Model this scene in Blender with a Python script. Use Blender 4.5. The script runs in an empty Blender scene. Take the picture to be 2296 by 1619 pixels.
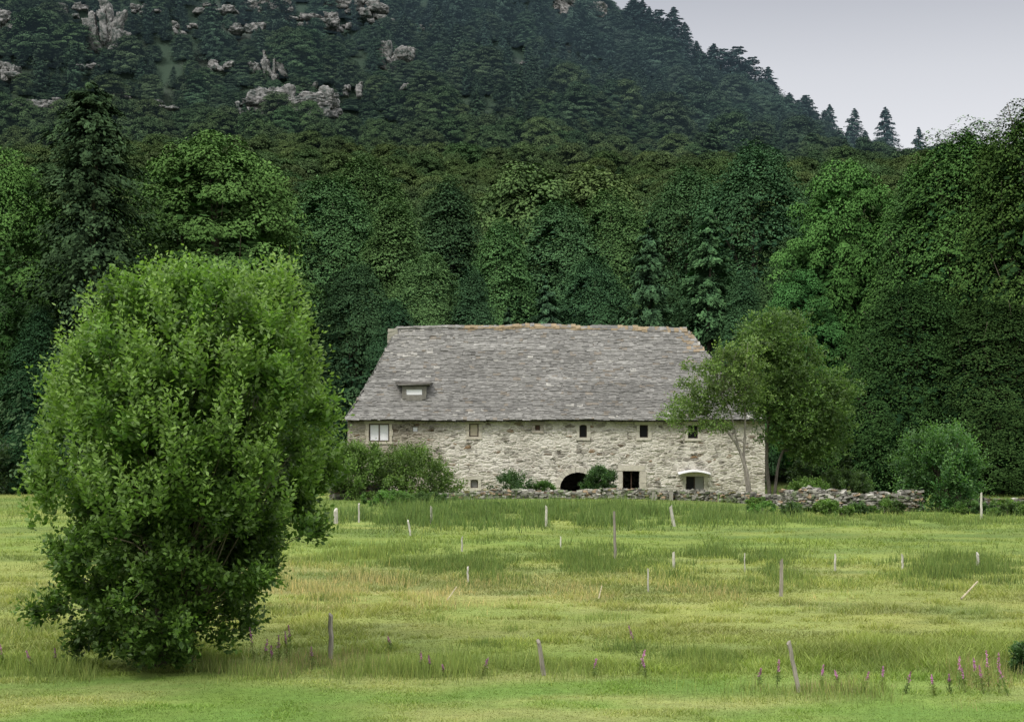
import bpy, math, random
import numpy as np
from mathutils import Vector, noise as mnoise
random.seed(5)
scene=bpy.context.scene
COL=scene.collection
F=3720.0; CX=1148.0; CV=955.0; CH=5.0

# ------------------------------------------------------------ helpers
def hsh(a,b,seed):
    n=(a*374761393+b*668265263+seed*1442695041)&0x7fffffff
    n=((n^(n>>13))*1274126177)&0x7fffffff
    return ((n^(n>>16))&0xffff)/65535.0
def vnoise(x,y,seed=0):
    xi=np.floor(x).astype(np.int64); yi=np.floor(y).astype(np.int64)
    xf=x-xi; yf=y-yi
    xf=xf*xf*(3-2*xf); yf=yf*yf*(3-2*yf)
    a=hsh(xi,yi,seed); b=hsh(xi+1,yi,seed); c=hsh(xi,yi+1,seed); d=hsh(xi+1,yi+1,seed)
    return (a*(1-xf)+b*xf)*(1-yf)+(c*(1-xf)+d*xf)*yf
def fbm(x,y,seed=0,o=4):
    s=0;a=.5;t=0
    for i in range(o):
        s=s+a*vnoise(x*2**i,y*2**i,seed+i*17); t+=a; a*=.5
    return s/t
def sst(a,b,t):
    t=np.clip((t-a)/(b-a),0,1); return t*t*(3-2*t)
def nrm(v): return v/np.maximum(np.linalg.norm(v,axis=-1,keepdims=True),1e-9)

TX=np.array([-600,-200,-100,0,46,66,75,89,99,107,119,130,150,250,800.])
TZ=np.array([240,235,222,182,150,136,127,121,113,104,98,94,90,87,80.])
def height(x,y):
    x=np.asarray(x,float); y=np.asarray(y,float)
    t=np.clip((y-136)/(415-136),0,1)
    hill=61*(0.35*t*t+0.65*t)*(1+0.05*sst(40,-120,x))
    hill=hill+ (fbm(x/60,y/60,3,3)-.5)*8*sst(160,260,y)
    top=np.interp(x,TX,TZ)
    m=np.clip((y-425)/(620-425),0,1)
    mt=(top-61)*(m**0.9)
    mt=mt*(1-0.5*sst(640,1100,y))
    bumps=((fbm(x/26,y/26,9,4)-.5)*16)*sst(430,500,y)*(1-.75*sst(560,610,y))
    field=(fbm(x/9,y/9,21,3)-.5)*.18*(1-sst(110,150,y))
    return hill+mt+bumps+field

def build_mesh(name,V,Fs,mat,col=None,smooth=False,normals=None):
    V=np.ascontiguousarray(V,dtype=np.float32)
    me=bpy.data.meshes.new(name)
    if not isinstance(Fs,list): Fs=[Fs]
    Fs=[np.asarray(f,dtype=np.int32) for f in Fs if len(f)]
    me.vertices.add(len(V)); me.vertices.foreach_set('co',V.ravel())
    loops=np.concatenate([f.ravel() for f in Fs])
    starts=[];off=0
    for f in Fs:
        k=f.shape[1]; starts.append(off+np.arange(len(f))*k); off+=f.size
    starts=np.concatenate(starts).astype(np.int32)
    me.loops.add(len(loops)); me.loops.foreach_set('vertex_index',loops)
    me.polygons.add(len(starts)); me.polygons.foreach_set('loop_start',starts)
    me.update(calc_edges=True)
    me.polygons.foreach_set('use_smooth',np.full(len(starts),smooth or normals is not None))
    if col is not None:
        a=me.attributes.new('col','FLOAT_COLOR','POINT')
        c=np.ones((len(V),4),np.float32); c[:,:3]=col
        a.data.foreach_set('color',c.ravel())
    if normals is not None:
        me.normals_split_custom_set_from_vertices(np.ascontiguousarray(normals,dtype=np.float32).tolist())
    me.materials.append(mat)
    return me
def add_obj(name,data,parent=None,loc=(0,0,0),label=None,cat=None,kind=None,group=None):
    o=bpy.data.objects.new(name,data); o.location=loc
    COL.objects.link(o)
    if parent: o.parent=parent
    if label: o["label"]=label
    if cat: o["category"]=cat
    if kind: o["kind"]=kind
    if group: o["group"]=group
    return o
class Geo:
    def __init__(s): s.V=[];s.Q=[];s.T=[];s.C=[];s.n=0
    def add(s,V,Q=None,T=None,C=(.3,.3,.3)):
        V=np.asarray(V,float)
        s.V.append(V)
        if Q is not None and len(Q): s.Q.append(np.asarray(Q)+s.n)
        if T is not None and len(T): s.T.append(np.asarray(T)+s.n)
        C=np.asarray(C,float)
        if C.ndim==1: C=np.tile(C,(len(V),1))
        s.C.append(C); s.n+=len(V)
    def mesh(s,name,mat,O=(0,0,0),smooth=False,normals=None):
        V=np.concatenate(s.V)-np.asarray(O)
        fs=[]
        if s.Q: fs.append(np.concatenate(s.Q))
        if s.T: fs.append(np.concatenate(s.T))
        return build_mesh(name,V,fs,mat,np.concatenate(s.C),smooth,normals)
def leaves(P,N,D,L,W):
    t=nrm(D-N*np.sum(D*N,1,keepdims=True)); b=np.cross(N,t)
    L=np.asarray(L).reshape(-1,1)*np.ones((len(P),1)); W=np.asarray(W).reshape(-1,1)*np.ones((len(P),1))
    V=np.stack([P-t*L/2,P-b*W/2,P+t*L/2,P+b*W/2],1).reshape(-1,3)
    Q=np.arange(len(P)*4).reshape(-1,4)
    return V,Q
BOXF=np.array([[0,1,3,2],[4,6,7,5],[0,4,5,1],[2,3,7,6],[0,2,6,4],[1,5,7,3]])
def boxes(C,AX,AY,AZ,jit=0,rng=None):
    s=np.array([[i,j,k] for i in(-1,1) for j in(-1,1) for k in(-1,1)],float)
    V=C[:,None,:]+s[None,:,0:1]*AX[:,None,:]+s[None,:,1:2]*AY[:,None,:]+s[None,:,2:3]*AZ[:,None,:]
    if jit: V=V+rng.normal(size=V.shape)*jit
    n=len(C)
    Q=(np.arange(n)[:,None,None]*8+BOXF[None]).reshape(-1,4)
    return V.reshape(-1,3),Q
def box(g,x0,x1,y0,y1,z0,z1,C=(.3,.3,.3),jit=0,rng=None):
    c=np.array([[(x0+x1)/2,(y0+y1)/2,(z0+z1)/2]])
    V,Q=boxes(c,np.array([[(x1-x0)/2,0,0]]),np.array([[0,(y1-y0)/2,0]]),np.array([[0,0,(z1-z0)/2]]),jit,rng)
    g.add(V,Q,C=C)
def tube(g,pts,r0,r1,sides=6,C=(.1,.08,.06)):
    pts=np.asarray(pts,float); n=len(pts)
    rs=np.linspace(r0,r1,n)
    d=np.gradient(pts,axis=0); d=nrm(d)
    ref=np.array([0.3,0.9,0.2]); 
    u=nrm(np.cross(d,ref)); v=np.cross(d,u)
    a=np.linspace(0,2*math.pi,sides,endpoint=False)
    V=(pts[:,None]+rs[:,None,None]*(np.cos(a)[None,:,None]*u[:,None]+np.sin(a)[None,:,None]*v[:,None])).reshape(-1,3)
    Q=[]
    for i in range(n-1):
        for j in range(sides):
            k=(j+1)%sides
            Q.append([i*sides+j,i*sides+k,(i+1)*sides+k,(i+1)*sides+j])
    T=[[(n-1)*sides,(n-1)*sides+j,(n-1)*sides+j+1] for j in range(1,sides-1)]
    g.add(V,Q,T,C)

# ------------------------------------------------------------ materials
def newmat(name):
    m=bpy.data.materials.new(name); m.use_nodes=True
    nt=m.node_tree; nt.nodes.clear()
    return m,nt,nt.nodes,nt.links
def mixc(nt,blend,fac,a,b):
    n=nt.nodes.new('ShaderNodeMix'); n.data_type='RGBA'; n.blend_type=blend
    for s,v in((n.inputs[0],fac),(n.inputs[6],a),(n.inputs[7],b)):
        if isinstance(v,bpy.types.NodeSocket): nt.links.new(v,s)
        else: s.default_value=v if not isinstance(v,tuple) else (*v,1)
    return n.outputs[2]
def maprange(nt,val,a,b,c,d):
    n=nt.nodes.new('ShaderNodeMapRange'); nt.links.new(val,n.inputs[0])
    for i,v in enumerate((a,b,c,d)): n.inputs[i+1].default_value=v
    return n.outputs[0]
def haze(nt,colsock,amt=.6):  # aerial haze painted into the base colour, stronger with world depth
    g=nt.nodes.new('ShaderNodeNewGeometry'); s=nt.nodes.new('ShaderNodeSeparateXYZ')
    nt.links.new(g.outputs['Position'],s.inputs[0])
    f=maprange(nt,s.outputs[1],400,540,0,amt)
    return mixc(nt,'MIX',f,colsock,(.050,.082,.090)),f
def foliage_mat(name,transl=.25,rough=.55,spec=.25,glossy=True):
    m,nt,N,L=newmat(name)
    at=N.new('ShaderNodeAttribute'); at.attribute_name='col'
    oi=N.new('ShaderNodeObjectInfo')
    c=mixc(nt,'MULTIPLY',1.0,at.outputs['Color'],oi.outputs['Color'])
    hs=N.new('ShaderNodeHueSaturation')
    L.new(c,hs.inputs['Color'])
    L.new(maprange(nt,oi.outputs['Random'],0,1,.82,1.18),hs.inputs['Value'])
    mu=N.new('ShaderNodeMath'); mu.operation='MULTIPLY'; mu.inputs[1].default_value=7.31
    fr=N.new('ShaderNodeMath'); fr.operation='FRACT'
    L.new(oi.outputs['Random'],mu.inputs[0]); L.new(mu.outputs[0],fr.inputs[0])
    L.new(maprange(nt,fr.outputs[0],0,1,.49,.52),hs.inputs['Hue'])
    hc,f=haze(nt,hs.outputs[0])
    o=N.new('ShaderNodeOutputMaterial')
    if glossy:
        p=N.new('ShaderNodeBsdfPrincipled'); L.new(hc,p.inputs['Base Color'])
        p.inputs['Roughness'].default_value=rough; p.inputs['Specular IOR Level'].default_value=spec
        t=N.new('ShaderNodeBsdfTranslucent'); L.new(mixc(nt,'MULTIPLY',1.0,hc,(1.1,1.25,.6)),t.inputs[0])
        mx=N.new('ShaderNodeMixShader'); mx.inputs[0].default_value=transl
        L.new(p.outputs[0],mx.inputs[1]); L.new(t.outputs[0],mx.inputs[2])
        L.new(mx.outputs[0],o.inputs[0])
    else:
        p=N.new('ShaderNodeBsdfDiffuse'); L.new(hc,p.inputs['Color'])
        em=N.new('ShaderNodeEmission'); em.inputs[0].default_value=(.50,.73,.92,1)  # faint blue glow added to far foliage to imitate airlight
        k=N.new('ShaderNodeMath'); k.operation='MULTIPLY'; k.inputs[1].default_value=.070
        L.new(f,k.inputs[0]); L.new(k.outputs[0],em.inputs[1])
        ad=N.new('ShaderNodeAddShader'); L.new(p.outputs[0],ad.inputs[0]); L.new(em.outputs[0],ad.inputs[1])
        L.new(ad.outputs[0],o.inputs[0])
    return m
def surf_mat(name,nscale=6,nstr=.35,bump=.3,rough=.9,use_attr=True,base=(.3,.3,.3),stretch=(1,1,1),spec=.2):
    m,nt,N,L=newmat(name)
    tc=N.new('ShaderNodeNewGeometry')
    mp=N.new('ShaderNodeMapping'); mp.inputs['Scale'].default_value=stretch
    L.new(tc.outputs['Position'],mp.inputs[0])
    no=N.new('ShaderNodeTexNoise'); no.inputs['Scale'].default_value=nscale; no.inputs['Detail'].default_value=6; no.inputs['Roughness'].default_value=.65
    L.new(mp.outputs[0],no.inputs['Vector'])
    if use_attr:
        at=N.new('ShaderNodeAttribute'); at.attribute_name='col'; c=at.outputs['Color']
    else:
        r=N.new('ShaderNodeRGB'); r.outputs[0].default_value=(*base,1); c=r.outputs[0]
    v=maprange(nt,no.outputs[0],.25,.75,1-nstr,1+nstr)
    hs=N.new('ShaderNodeHueSaturation'); L.new(c,hs.inputs['Color']); L.new(v,hs.inputs['Value'])
    out=hs.outputs[0]
    p=N.new('ShaderNodeBsdfPrincipled'); L.new(out,p.inputs['Base Color'])
    p.inputs['Roughness'].default_value=rough; p.inputs['Specular IOR Level'].default_value=spec
    b=N.new('ShaderNodeBump'); b.inputs['Strength'].default_value=bump; b.inputs['Distance'].default_value=.05
    L.new(no.outputs[0],b.inputs['Height']); L.new(b.outputs[0],p.inputs['Normal'])
    o=N.new('ShaderNodeOutputMaterial'); L.new(p.outputs[0],o.inputs[0])
    return m
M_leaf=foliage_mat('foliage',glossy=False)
M_leaf_near=foliage_mat('bush_foliage',transl=.4,rough=.5,spec=.3)
M_grass=foliage_mat('grass_blades',transl=.3,rough=.6,spec=.2)
M_bark=surf_mat('bark',8,.5,.6,stretch=(1,1,.3))
M_wood=surf_mat('weathered_wood',14,.45,.5,stretch=(1,1,.15))
M_stone=surf_mat('rubble_stone',5,.4,.8)
M_slate=surf_mat('roof_slabs',3,.35,.6,spec=.08)
M_plain=surf_mat('dressed_stone',7,.2,.3)

def ground_mat():
    m,nt,N,L=newmat('ground_material')
    at=N.new('ShaderNodeAttribute'); at.attribute_name='col'
    g=N.new('ShaderNodeNewGeometry')
    n1=N.new('ShaderNodeTexNoise'); n1.inputs['Scale'].default_value=3.5; n1.inputs['Detail'].default_value=8; n1.inputs['Roughness'].default_value=.75
    n2=N.new('ShaderNodeTexNoise'); n2.inputs['Scale'].default_value=.35; n2.inputs['Detail'].default_value=5
    L.new(g.outputs['Position'],n1.inputs['Vector']); L.new(g.outputs['Position'],n2.inputs['Vector'])
    hs=N.new('ShaderNodeHueSaturation'); L.new(at.outputs['Color'],hs.inputs['Color'])
    L.new(maprange(nt,n1.outputs[0],.3,.7,.7,1.25),hs.inputs['Value'])
    L.new(maprange(nt,n2.outputs[0],.3,.7,.485,.51),hs.inputs['Hue'])
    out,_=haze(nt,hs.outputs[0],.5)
    p=N.new('ShaderNodeBsdfPrincipled'); L.new(out,p.inputs['Base Color']); p.inputs['Roughness'].default_value=.95; p.inputs['Specular IOR Level'].default_value=.1
    b=N.new('ShaderNodeBump'); b.inputs['Strength'].default_value=.8; b.inputs['Distance'].default_value=.12
    L.new(n1.outputs[0],b.inputs['Height']); L.new(b.outputs[0],p.inputs['Normal'])
    o=N.new('ShaderNodeOutputMaterial'); L.new(p.outputs[0],o.inputs[0])
    return m
M_ground=ground_mat()
def rock_mat():
    m,nt,N,L=newmat('cliff_rock')
    g=N.new('ShaderNodeNewGeometry')
    n1=N.new('ShaderNodeTexNoise'); n1.inputs['Scale'].default_value=.5; n1.inputs['Detail'].default_value=10; n1.inputs['Roughness'].default_value=.8
    L.new(g.outputs['Position'],n1.inputs['Vector'])
    r=N.new('ShaderNodeValToRGB'); L.new(n1.outputs[0],r.inputs[0])
    e=r.color_ramp.elements; e[0].position=.41; e[0].color=(.045,.062,.055,1); e[1].position=.68; e[1].color=(.34,.33,.325,1)
    k=e.new(.47); k.color=(.12,.125,.12,1); k=e.new(.55); k.color=(.22,.215,.21,1)
    p=N.new('ShaderNodeBsdfPrincipled'); L.new(r.outputs[0],p.inputs['Base Color']); p.inputs['Roughness'].default_value=.9; p.inputs['Specular IOR Level'].default_value=.1
    b=N.new('ShaderNodeBump'); b.inputs['Strength'].default_value=.6; b.inputs['Distance'].default_value=.8
    L.new(n1.outputs[0],b.inputs['Height']); L.new(b.outputs[0],p.inputs['Normal'])
    o=N.new('ShaderNodeOutputMaterial'); L.new(p.outputs[0],o.inputs[0])
    return m
M_rock=rock_mat()
def wall_mat():
    m,nt,N,L=newmat('farmhouse_rubble_wall')
    g=N.new('ShaderNodeNewGeometry')
    nd=N.new('ShaderNodeTexNoise'); nd.inputs['Scale'].default_value=2.2; nd.inputs['Detail'].default_value=3
    L.new(g.outputs['Position'],nd.inputs['Vector'])
    vm=N.new('ShaderNodeVectorMath'); vm.operation='MULTIPLY_ADD'; vm.inputs[1].default_value=(.22,.22,.12)
    L.new(nd.outputs['Color'],vm.inputs[0]); L.new(g.outputs['Position'],vm.inputs[2])
    mp=N.new('ShaderNodeMapping'); mp.inputs['Scale'].default_value=(1.9,1.9,4.6); L.new(vm.outputs[0],mp.inputs[0])
    v1=N.new('ShaderNodeTexVoronoi'); v1.inputs['Scale'].default_value=1; L.new(mp.outputs[0],v1.inputs['Vector'])
    v2=N.new('ShaderNodeTexVoronoi'); v2.feature='DISTANCE_TO_EDGE'; v2.inputs['Scale'].default_value=1; L.new(mp.outputs[0],v2.inputs['Vector'])
    sp=N.new('ShaderNodeSeparateColor'); L.new(v1.outputs['Color'],sp.inputs[0])
    r=N.new('ShaderNodeValToRGB'); L.new(sp.outputs[0],r.inputs[0]); r.color_ramp.interpolation='LINEAR'
    e=r.color_ramp.elements; e[0].position=0; e[0].color=(.11,.09,.07,1); e[1].position=1; e[1].color=(.68,.645,.575,1)
    for pos,c in((.05,(.26,.17,.095)),(.10,(.18,.165,.14)),(.22,(.30,.275,.235)),(.45,(.44,.41,.35)),(.75,(.57,.535,.46))):
        k=e.new(pos); k.color=(*c,1)
    nm=N.new('ShaderNodeTexNoise'); nm.inputs['Scale'].default_value=1.1; nm.inputs['Detail'].default_value=5; L.new(g.outputs['Position'],nm.inputs['Vector'])
    je=maprange(nt,v2.outputs['Distance'],.03,.14,1,0)
    jm=maprange(nt,nm.outputs[0],.37,.46,1,0)
    jcol=mixc(nt,'MIX',jm,(.64,.605,.535),(.085,.075,.062))
    c=mixc(nt,'MIX',je,r.outputs[0],jcol)
    nr=N.new('ShaderNodeTexNoise'); nr.inputs['Scale'].default_value=.9; nr.inputs['Detail'].default_value=10; nr.inputs['Roughness'].default_value=.8
    mr=N.new('ShaderNodeMapping'); mr.inputs['Scale'].default_value=(1,1,2.0); mr.inputs['Location'].default_value=(7,3,1); L.new(g.outputs['Position'],mr.inputs[0]); L.new(mr.outputs[0],nr.inputs['Vector'])
    c=mixc(nt,'MIX',maprange(nt,nr.outputs[0],.48,.56,0,.8),c,(.66,.625,.555))
    s=N.new('ShaderNodeSeparateXYZ'); L.new(g.outputs['Position'],s.inputs[0])
    n3=N.new('ShaderNodeTexNoise'); n3.inputs['Scale'].default_value=.4; n3.inputs['Detail'].default_value=8; n3.inputs['Roughness'].default_value=.7; L.new(g.outputs['Position'],n3.inputs['Vector'])
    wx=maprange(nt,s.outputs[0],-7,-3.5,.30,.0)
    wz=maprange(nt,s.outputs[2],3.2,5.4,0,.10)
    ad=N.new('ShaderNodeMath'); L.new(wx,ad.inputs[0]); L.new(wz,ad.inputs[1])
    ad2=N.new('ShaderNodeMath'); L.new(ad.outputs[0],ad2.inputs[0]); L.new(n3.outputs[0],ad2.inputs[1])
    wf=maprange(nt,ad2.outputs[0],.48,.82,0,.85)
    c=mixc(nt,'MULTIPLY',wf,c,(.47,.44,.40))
    fine=N.new('ShaderNodeTexNoise'); fine.inputs['Scale'].default_value=7; fine.inputs['Detail'].default_value=7; fine.inputs['Roughness'].default_value=.7; L.new(g.outputs['Position'],fine.inputs['Vector'])
    hs=N.new('ShaderNodeHueSaturation'); L.new(c,hs.inputs['Color']); L.new(maprange(nt,fine.outputs[0],.3,.7,.7,1.25),hs.inputs['Value'])
    p=N.new('ShaderNodeBsdfPrincipled'); L.new(hs.outputs[0],p.inputs['Base Color']); p.inputs['Roughness'].default_value=.95; p.inputs['Specular IOR Level'].default_value=.1
    hm=N.new('ShaderNodeMath'); hm.operation='ADD'
    L.new(maprange(nt,v2.outputs['Distance'],0,.2,0,1),hm.inputs[0]); L.new(fine.outputs[0],hm.inputs[1])
    b=N.new('ShaderNodeBump'); b.inputs['Strength'].default_value=.75; b.inputs['Distance'].default_value=.06
    L.new(hm.outputs[0],b.inputs['Height']); L.new(b.outputs[0],p.inputs['Normal'])
    o=N.new('ShaderNodeOutputMaterial'); L.new(p.outputs[0],o.inputs[0])
    return m
M_wall=wall_mat()

# ------------------------------------------------------------ meadow colour
def meadow_col(x,y):
    x=np.asarray(x,float); y=np.asarray(y,float)
    n=fbm(x/6,y/3.0,31,4); n2=fbm(x/1.6,y/1.2,32,3); n3=fbm(x/16,y/7,33,3); n4=fbm(x/3.5,y/1.6,36,3)
    def C(*c): return np.array(c)[None,:]*np.ones((x.size,1))
    yy=y.ravel(); X=x.ravel()
    green=C(.180,.245,.058); lush=C(.150,.245,.052); yel=C(.29,.305,.098); straw=C(.38,.345,.155); dark=C(.108,.165,.044)
    c=green.copy()
    def mx(c,d,f): f=np.clip(f,0,1)[:,None]; return c*(1-f)+d*f
    N=n.ravel(); N2=n2.ravel(); N3=n3.ravel(); N4=n4.ravel()
    yb=sst(34,42,yy)*(1-sst(56,70,yy))
    c=mx(c,yel,yb*(.55+1.2*(N-.45)))
    c=mx(c,yel,sst(66,90,yy)*.5*sst(.4,.65,N3))
    st=sst(43,48,yy)*(1-sst(53,62,yy))*sst(8,-6,X)*sst(-16,-9,X)
    c=mx(c,straw,st*.8*sst(.3,.65,N))
    c=mx(c,straw,yb*sst(.52,.72,N4)*.4)
    c=mx(c,dark,sst(.52,.68,N)*.65*sst(34,45,yy))
    c=mx(c,dark,sst(.55,.72,N4)*.5*sst(33,40,yy))
    fg=1-sst(32.2,34.2,yy+(N2-.5)*2)
    c=mx(c,lush,fg)
    c=mx(c,C(.31,.32,.12),fg*sst(.44,.64,N4*.5+N*.5)*.75)
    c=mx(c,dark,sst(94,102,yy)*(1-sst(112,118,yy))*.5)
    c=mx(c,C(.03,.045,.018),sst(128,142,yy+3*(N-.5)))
    return c*(.82+.36*N2[:,None])

ys=np.concatenate([[-60,-20,0,10,18],np.arange(22,126,.5),np.arange(126,240,3),np.arange(240,700,5),np.arange(700,1000,30),[1100,1300,1700,2500,4000]])
xs=np.concatenate([[-3000,-1500,-900,-600],np.arange(-450,-60,6),np.arange(-60,60.1,.8),np.arange(66,450,6),[600,900,1500,3000]])
GX,GY=np.meshgrid(xs,ys)
GZ=height(GX,GY)
V=np.stack([GX.ravel(),GY.ravel(),GZ.ravel()],1)
nx=len(xs);ny=len(ys)
i=np.arange(ny-1)[:,None]*nx+np.arange(nx-1)[None,:]
Q=np.stack([i,i+1,i+nx+1,i+nx],-1).reshape(-1,4)
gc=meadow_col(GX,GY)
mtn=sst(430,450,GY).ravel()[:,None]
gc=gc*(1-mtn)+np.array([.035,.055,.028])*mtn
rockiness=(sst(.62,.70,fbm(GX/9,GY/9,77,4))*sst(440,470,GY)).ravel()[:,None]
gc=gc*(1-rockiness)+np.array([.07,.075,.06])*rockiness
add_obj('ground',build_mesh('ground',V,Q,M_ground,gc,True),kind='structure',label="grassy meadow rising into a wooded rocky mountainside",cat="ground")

# ------------------------------------------------------------ grass
def blades(x,y,h,w,col,lean=.35,rng=None,tip=1.25):
    n=len(x); z=height(x,y)-.01
    a=rng.uniform(0,math.pi,n)
    wx=np.cos(a)*w*.5; wy=np.sin(a)*w*.5
    lx=rng.normal(size=n)*lean*h; ly=rng.normal(size=n)*lean*h
    P0=np.stack([x-wx,y-wy,z],1); P1=np.stack([x+wx,y+wy,z],1); P2=np.stack([x+lx,y+ly,z+h],1)
    V=np.stack([P0,P1,P2],1).reshape(-1,3)
    C=np.stack([col*.82,col*.82,col*tip],1).reshape(-1,3)
    return V,np.arange(n*3).reshape(-1,3),C
rng=np.random.default_rng(11)
n=500000
iy=rng.uniform(1/120,1/25.5,n); y=1/iy
x=rng.uniform(-1,1,n)*(.35*y+3)
tuft=fbm(x/1.0,y/.8,41,3); big=fbm(x/5,y/3,42,3)
h=(.03+.18*sst(.50,.8,tuft)+.06*sst(.48,.7,big))*rng.uniform(.5,1.3,n)
mown=1-sst(32.2,34.4,y+(fbm(x/2,y/2,66,2)-.5)*2)
h=h*(1-mown)+mown*(.025+.045*sst(.45,.8,tuft))*rng.uniform(.5,1.3,n)
edge=sst(33.2,34.5,y)*(1-sst(36,39,y)); h+=edge*rng.uniform(.02,.3,n)*sst(.4,.65,big)
w=.014+.0004*y
c=meadow_col(x,y)*rng.uniform(.76,1.24,n)[:,None]
c=c*(.84+.36*sst(.4,.75,tuft))[:,None]
c=c*np.where((rng.random(n)<.10)[:,None],np.array([1.35,1.2,1.3]),1)
keep=~((y>118)&(x>-12)&(x<18.5))
V,T,C=blades(x[keep],y[keep],h[keep],w[keep],c[keep],.7,rng)
g=Geo(); g.add(V,None,T,C)
add_obj('meadow_grass',g.mesh('meadow_grass',M_grass),kind='stuff',label="uneven yellow green meadow grass around the farm",cat="grass")
g=Geo()
def patch(u0,u1,va,vb,hh,n,col,w=.03,lean=.22):
    v=(va+vb)/2+(vb-va)*np.clip(rng.normal(0,.36,n),-1,1); y=F*CH/(v-CV); u=(u0+u1)/2+(u1-u0)*np.clip(rng.normal(0,.33,n),-1.1,1.1)
    x=(u-CX)*y/F
    nn=fbm(x/1.3,y/2.2,51,3)
    k=nn>.40+.12*rng.random(len(nn))
    x,y,nn=x[k],y[k],nn[k]; m=len(x)
    h=hh*rng.uniform(.35,1.1,m)*(.3+2.0*np.clip(nn-.4,0,.5))
    c=np.array(col)[None]*rng.uniform(.65,1.4,(m,1))
    k=rng.random(m)<.15; c[k]=c[k]*np.array([1.7,1.4,1.5])
    V,T,C=blades(x,y,h,np.full(m,w)*(y/60)**.6,c,lean,rng)
    g.add(V,None,T,C)
dk=(.105,.160,.045); mid=(.160,.220,.060); sw=(.37,.34,.15); rd=(.27,.225,.125)
patch(780,1120,1142,1178,1.1,12000,(.095,.155,.045),.035); patch(980,1540,1142,1174,1.0,20000,(.10,.16,.047),.035)
patch(1250,1760,1152,1172,.6,7000,(.11,.17,.05)); patch(1700,2320,1160,1180,.5,9000,(.12,.18,.052)); patch(-50,800,1130,1170,.6,8000,mid)
patch(880,1180,1250,1300,.6,8000,dk); patch(1180,1460,1258,1290,.45,5000,dk)
patch(1520,1780,1240,1300,.65,8500,dk); patch(2010,2300,1252,1300,.65,7500,dk); patch(640,960,1225,1265,.5,5000,mid)
patch(1000,1500,1225,1255,.45,6000,dk); patch(1750,2100,1280,1315,.5,3500,mid)
patch(560,1080,1290,1360,.45,7000,sw,.02); patch(1080,1700,1305,1350,.35,4000,sw,.02)
patch(1050,1200,1420,1452,.35,2500,dk,.018); patch(0,120,1440,1500,.5,2500,mid,.02)
patch(540,820,1475,1512,.6,1500,rd,.012); patch(560,1300,1485,1522,.5,7000,mid,.018)
patch(1650,2300,1495,1560,.5,6000,mid,.018); patch(1730,2000,1515,1552,.55,900,rd,.012); patch(0,600,1475,1515,.5,7000,mid,.02)
patch(1300,1650,1490,1525,.45,3000,mid,.018); patch(2050,2300,1500,1560,.55,1000,rd,.012)
for k in range(44):
    u=rng.uniform(0,2296); v=rng.uniform(1200,1500); patch(u-80,u+80,v-8,v+8,.35,int(550*(v/1350)),dk if k%2 else mid,.02)
add_obj('tall_grass',g.mesh('tall_grass',M_grass),kind='stuff',label="clumps of rushes and tall seeding grasses",cat="tall grass")

# ------------------------------------------------------------ trees
def make_crown(name,seed,H,base,R,nc,nl,ls,flat=.55,ca=(.05,.095,.028),cb=(.085,.14,.035),prof='round',mat=None,crk=(.16,.3),up=.3,aspect=.6,sag=.12,inner=3600,jit=.24,rad_=(.86,1.07),cn=.75):
    r=np.random.default_rng(seed)
    t=r.beta(1.25,1.05,nc)
    if prof=='round': pf=lambda t:R*np.sqrt(np.clip(1-((t-.42)/.6)**2,.03,1))
    elif prof=='cone': pf=lambda t:R*np.clip(1.04-t,.03,1)**.65*np.clip(.75+t*1.5,0,1)
    else: pf=lambda t:R*np.sqrt(np.clip(1-((t-.30)/.74)**2,.03,1))
    rr=pf(t)
    a=r.uniform(0,2*math.pi,nc); lob=1+.17*np.sin(a*3+seed)+.10*np.sin(a*5+t*9+seed*2)
    rad=rr*lob*r.random(nc)**.30
    cz=base+(H-base)*t
    c=np.stack([rad*np.cos(a),rad*np.sin(a),cz],1)
    cr=R*r.uniform(crk[0],crk[1],nc)
    b=r.uniform(.84,1.2,nc)
    n=nc*nl; ci=np.repeat(np.arange(nc),nl)
    d=nrm(r.normal(size=(n,3))); d[:,2]=np.where(d[:,2]<-.35,-d[:,2],d[:,2])
    P=c[ci]+d*cr[ci][:,None]*np.array([1,1,flat])*r.uniform(rad_[0],rad_[1],(n,1))
    ou=np.stack([np.cos(a),np.sin(a)],1)[ci]; ext=np.sum(d[:,:2]*ou,1)
    P[:,2]-= sag*cr[ci]*(np.linalg.norm(d[:,:2],axis=1)**2+.9*ext)
    axp=np.zeros((n,3)); axp[:,2]=base+(H-base)*.35
    sm=nrm(nrm(d*np.array([1,1,1/flat*.8]))*.8+nrm(P-axp)*cn+np.array([0,0,up]))
    Nn=nrm(sm+r.normal(size=(n,3))*jit)
    D=nrm(d+r.normal(size=(n,3))*.6)
    L=ls*r.uniform(.6,1.3,n)
    V,Q=leaves(P,Nn,D,L,L*aspect)
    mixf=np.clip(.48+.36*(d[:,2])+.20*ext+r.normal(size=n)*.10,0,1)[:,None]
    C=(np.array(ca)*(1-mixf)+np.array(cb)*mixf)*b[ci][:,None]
    g=Geo(); g.add(V,Q,C=np.repeat(C,4,0))
    VN=[np.repeat(nrm(sm*.8+Nn*.3),4,0)]
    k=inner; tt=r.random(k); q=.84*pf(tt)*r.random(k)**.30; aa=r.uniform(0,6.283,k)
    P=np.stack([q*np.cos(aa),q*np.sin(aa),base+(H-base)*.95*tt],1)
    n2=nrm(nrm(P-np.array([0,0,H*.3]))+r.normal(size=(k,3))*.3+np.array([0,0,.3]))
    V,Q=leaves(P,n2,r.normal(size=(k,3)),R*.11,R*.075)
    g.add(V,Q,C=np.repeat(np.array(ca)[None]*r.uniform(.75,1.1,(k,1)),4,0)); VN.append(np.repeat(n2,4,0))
    return g.mesh(name,mat or M_leaf,normals=np.concatenate(VN)),c
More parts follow.
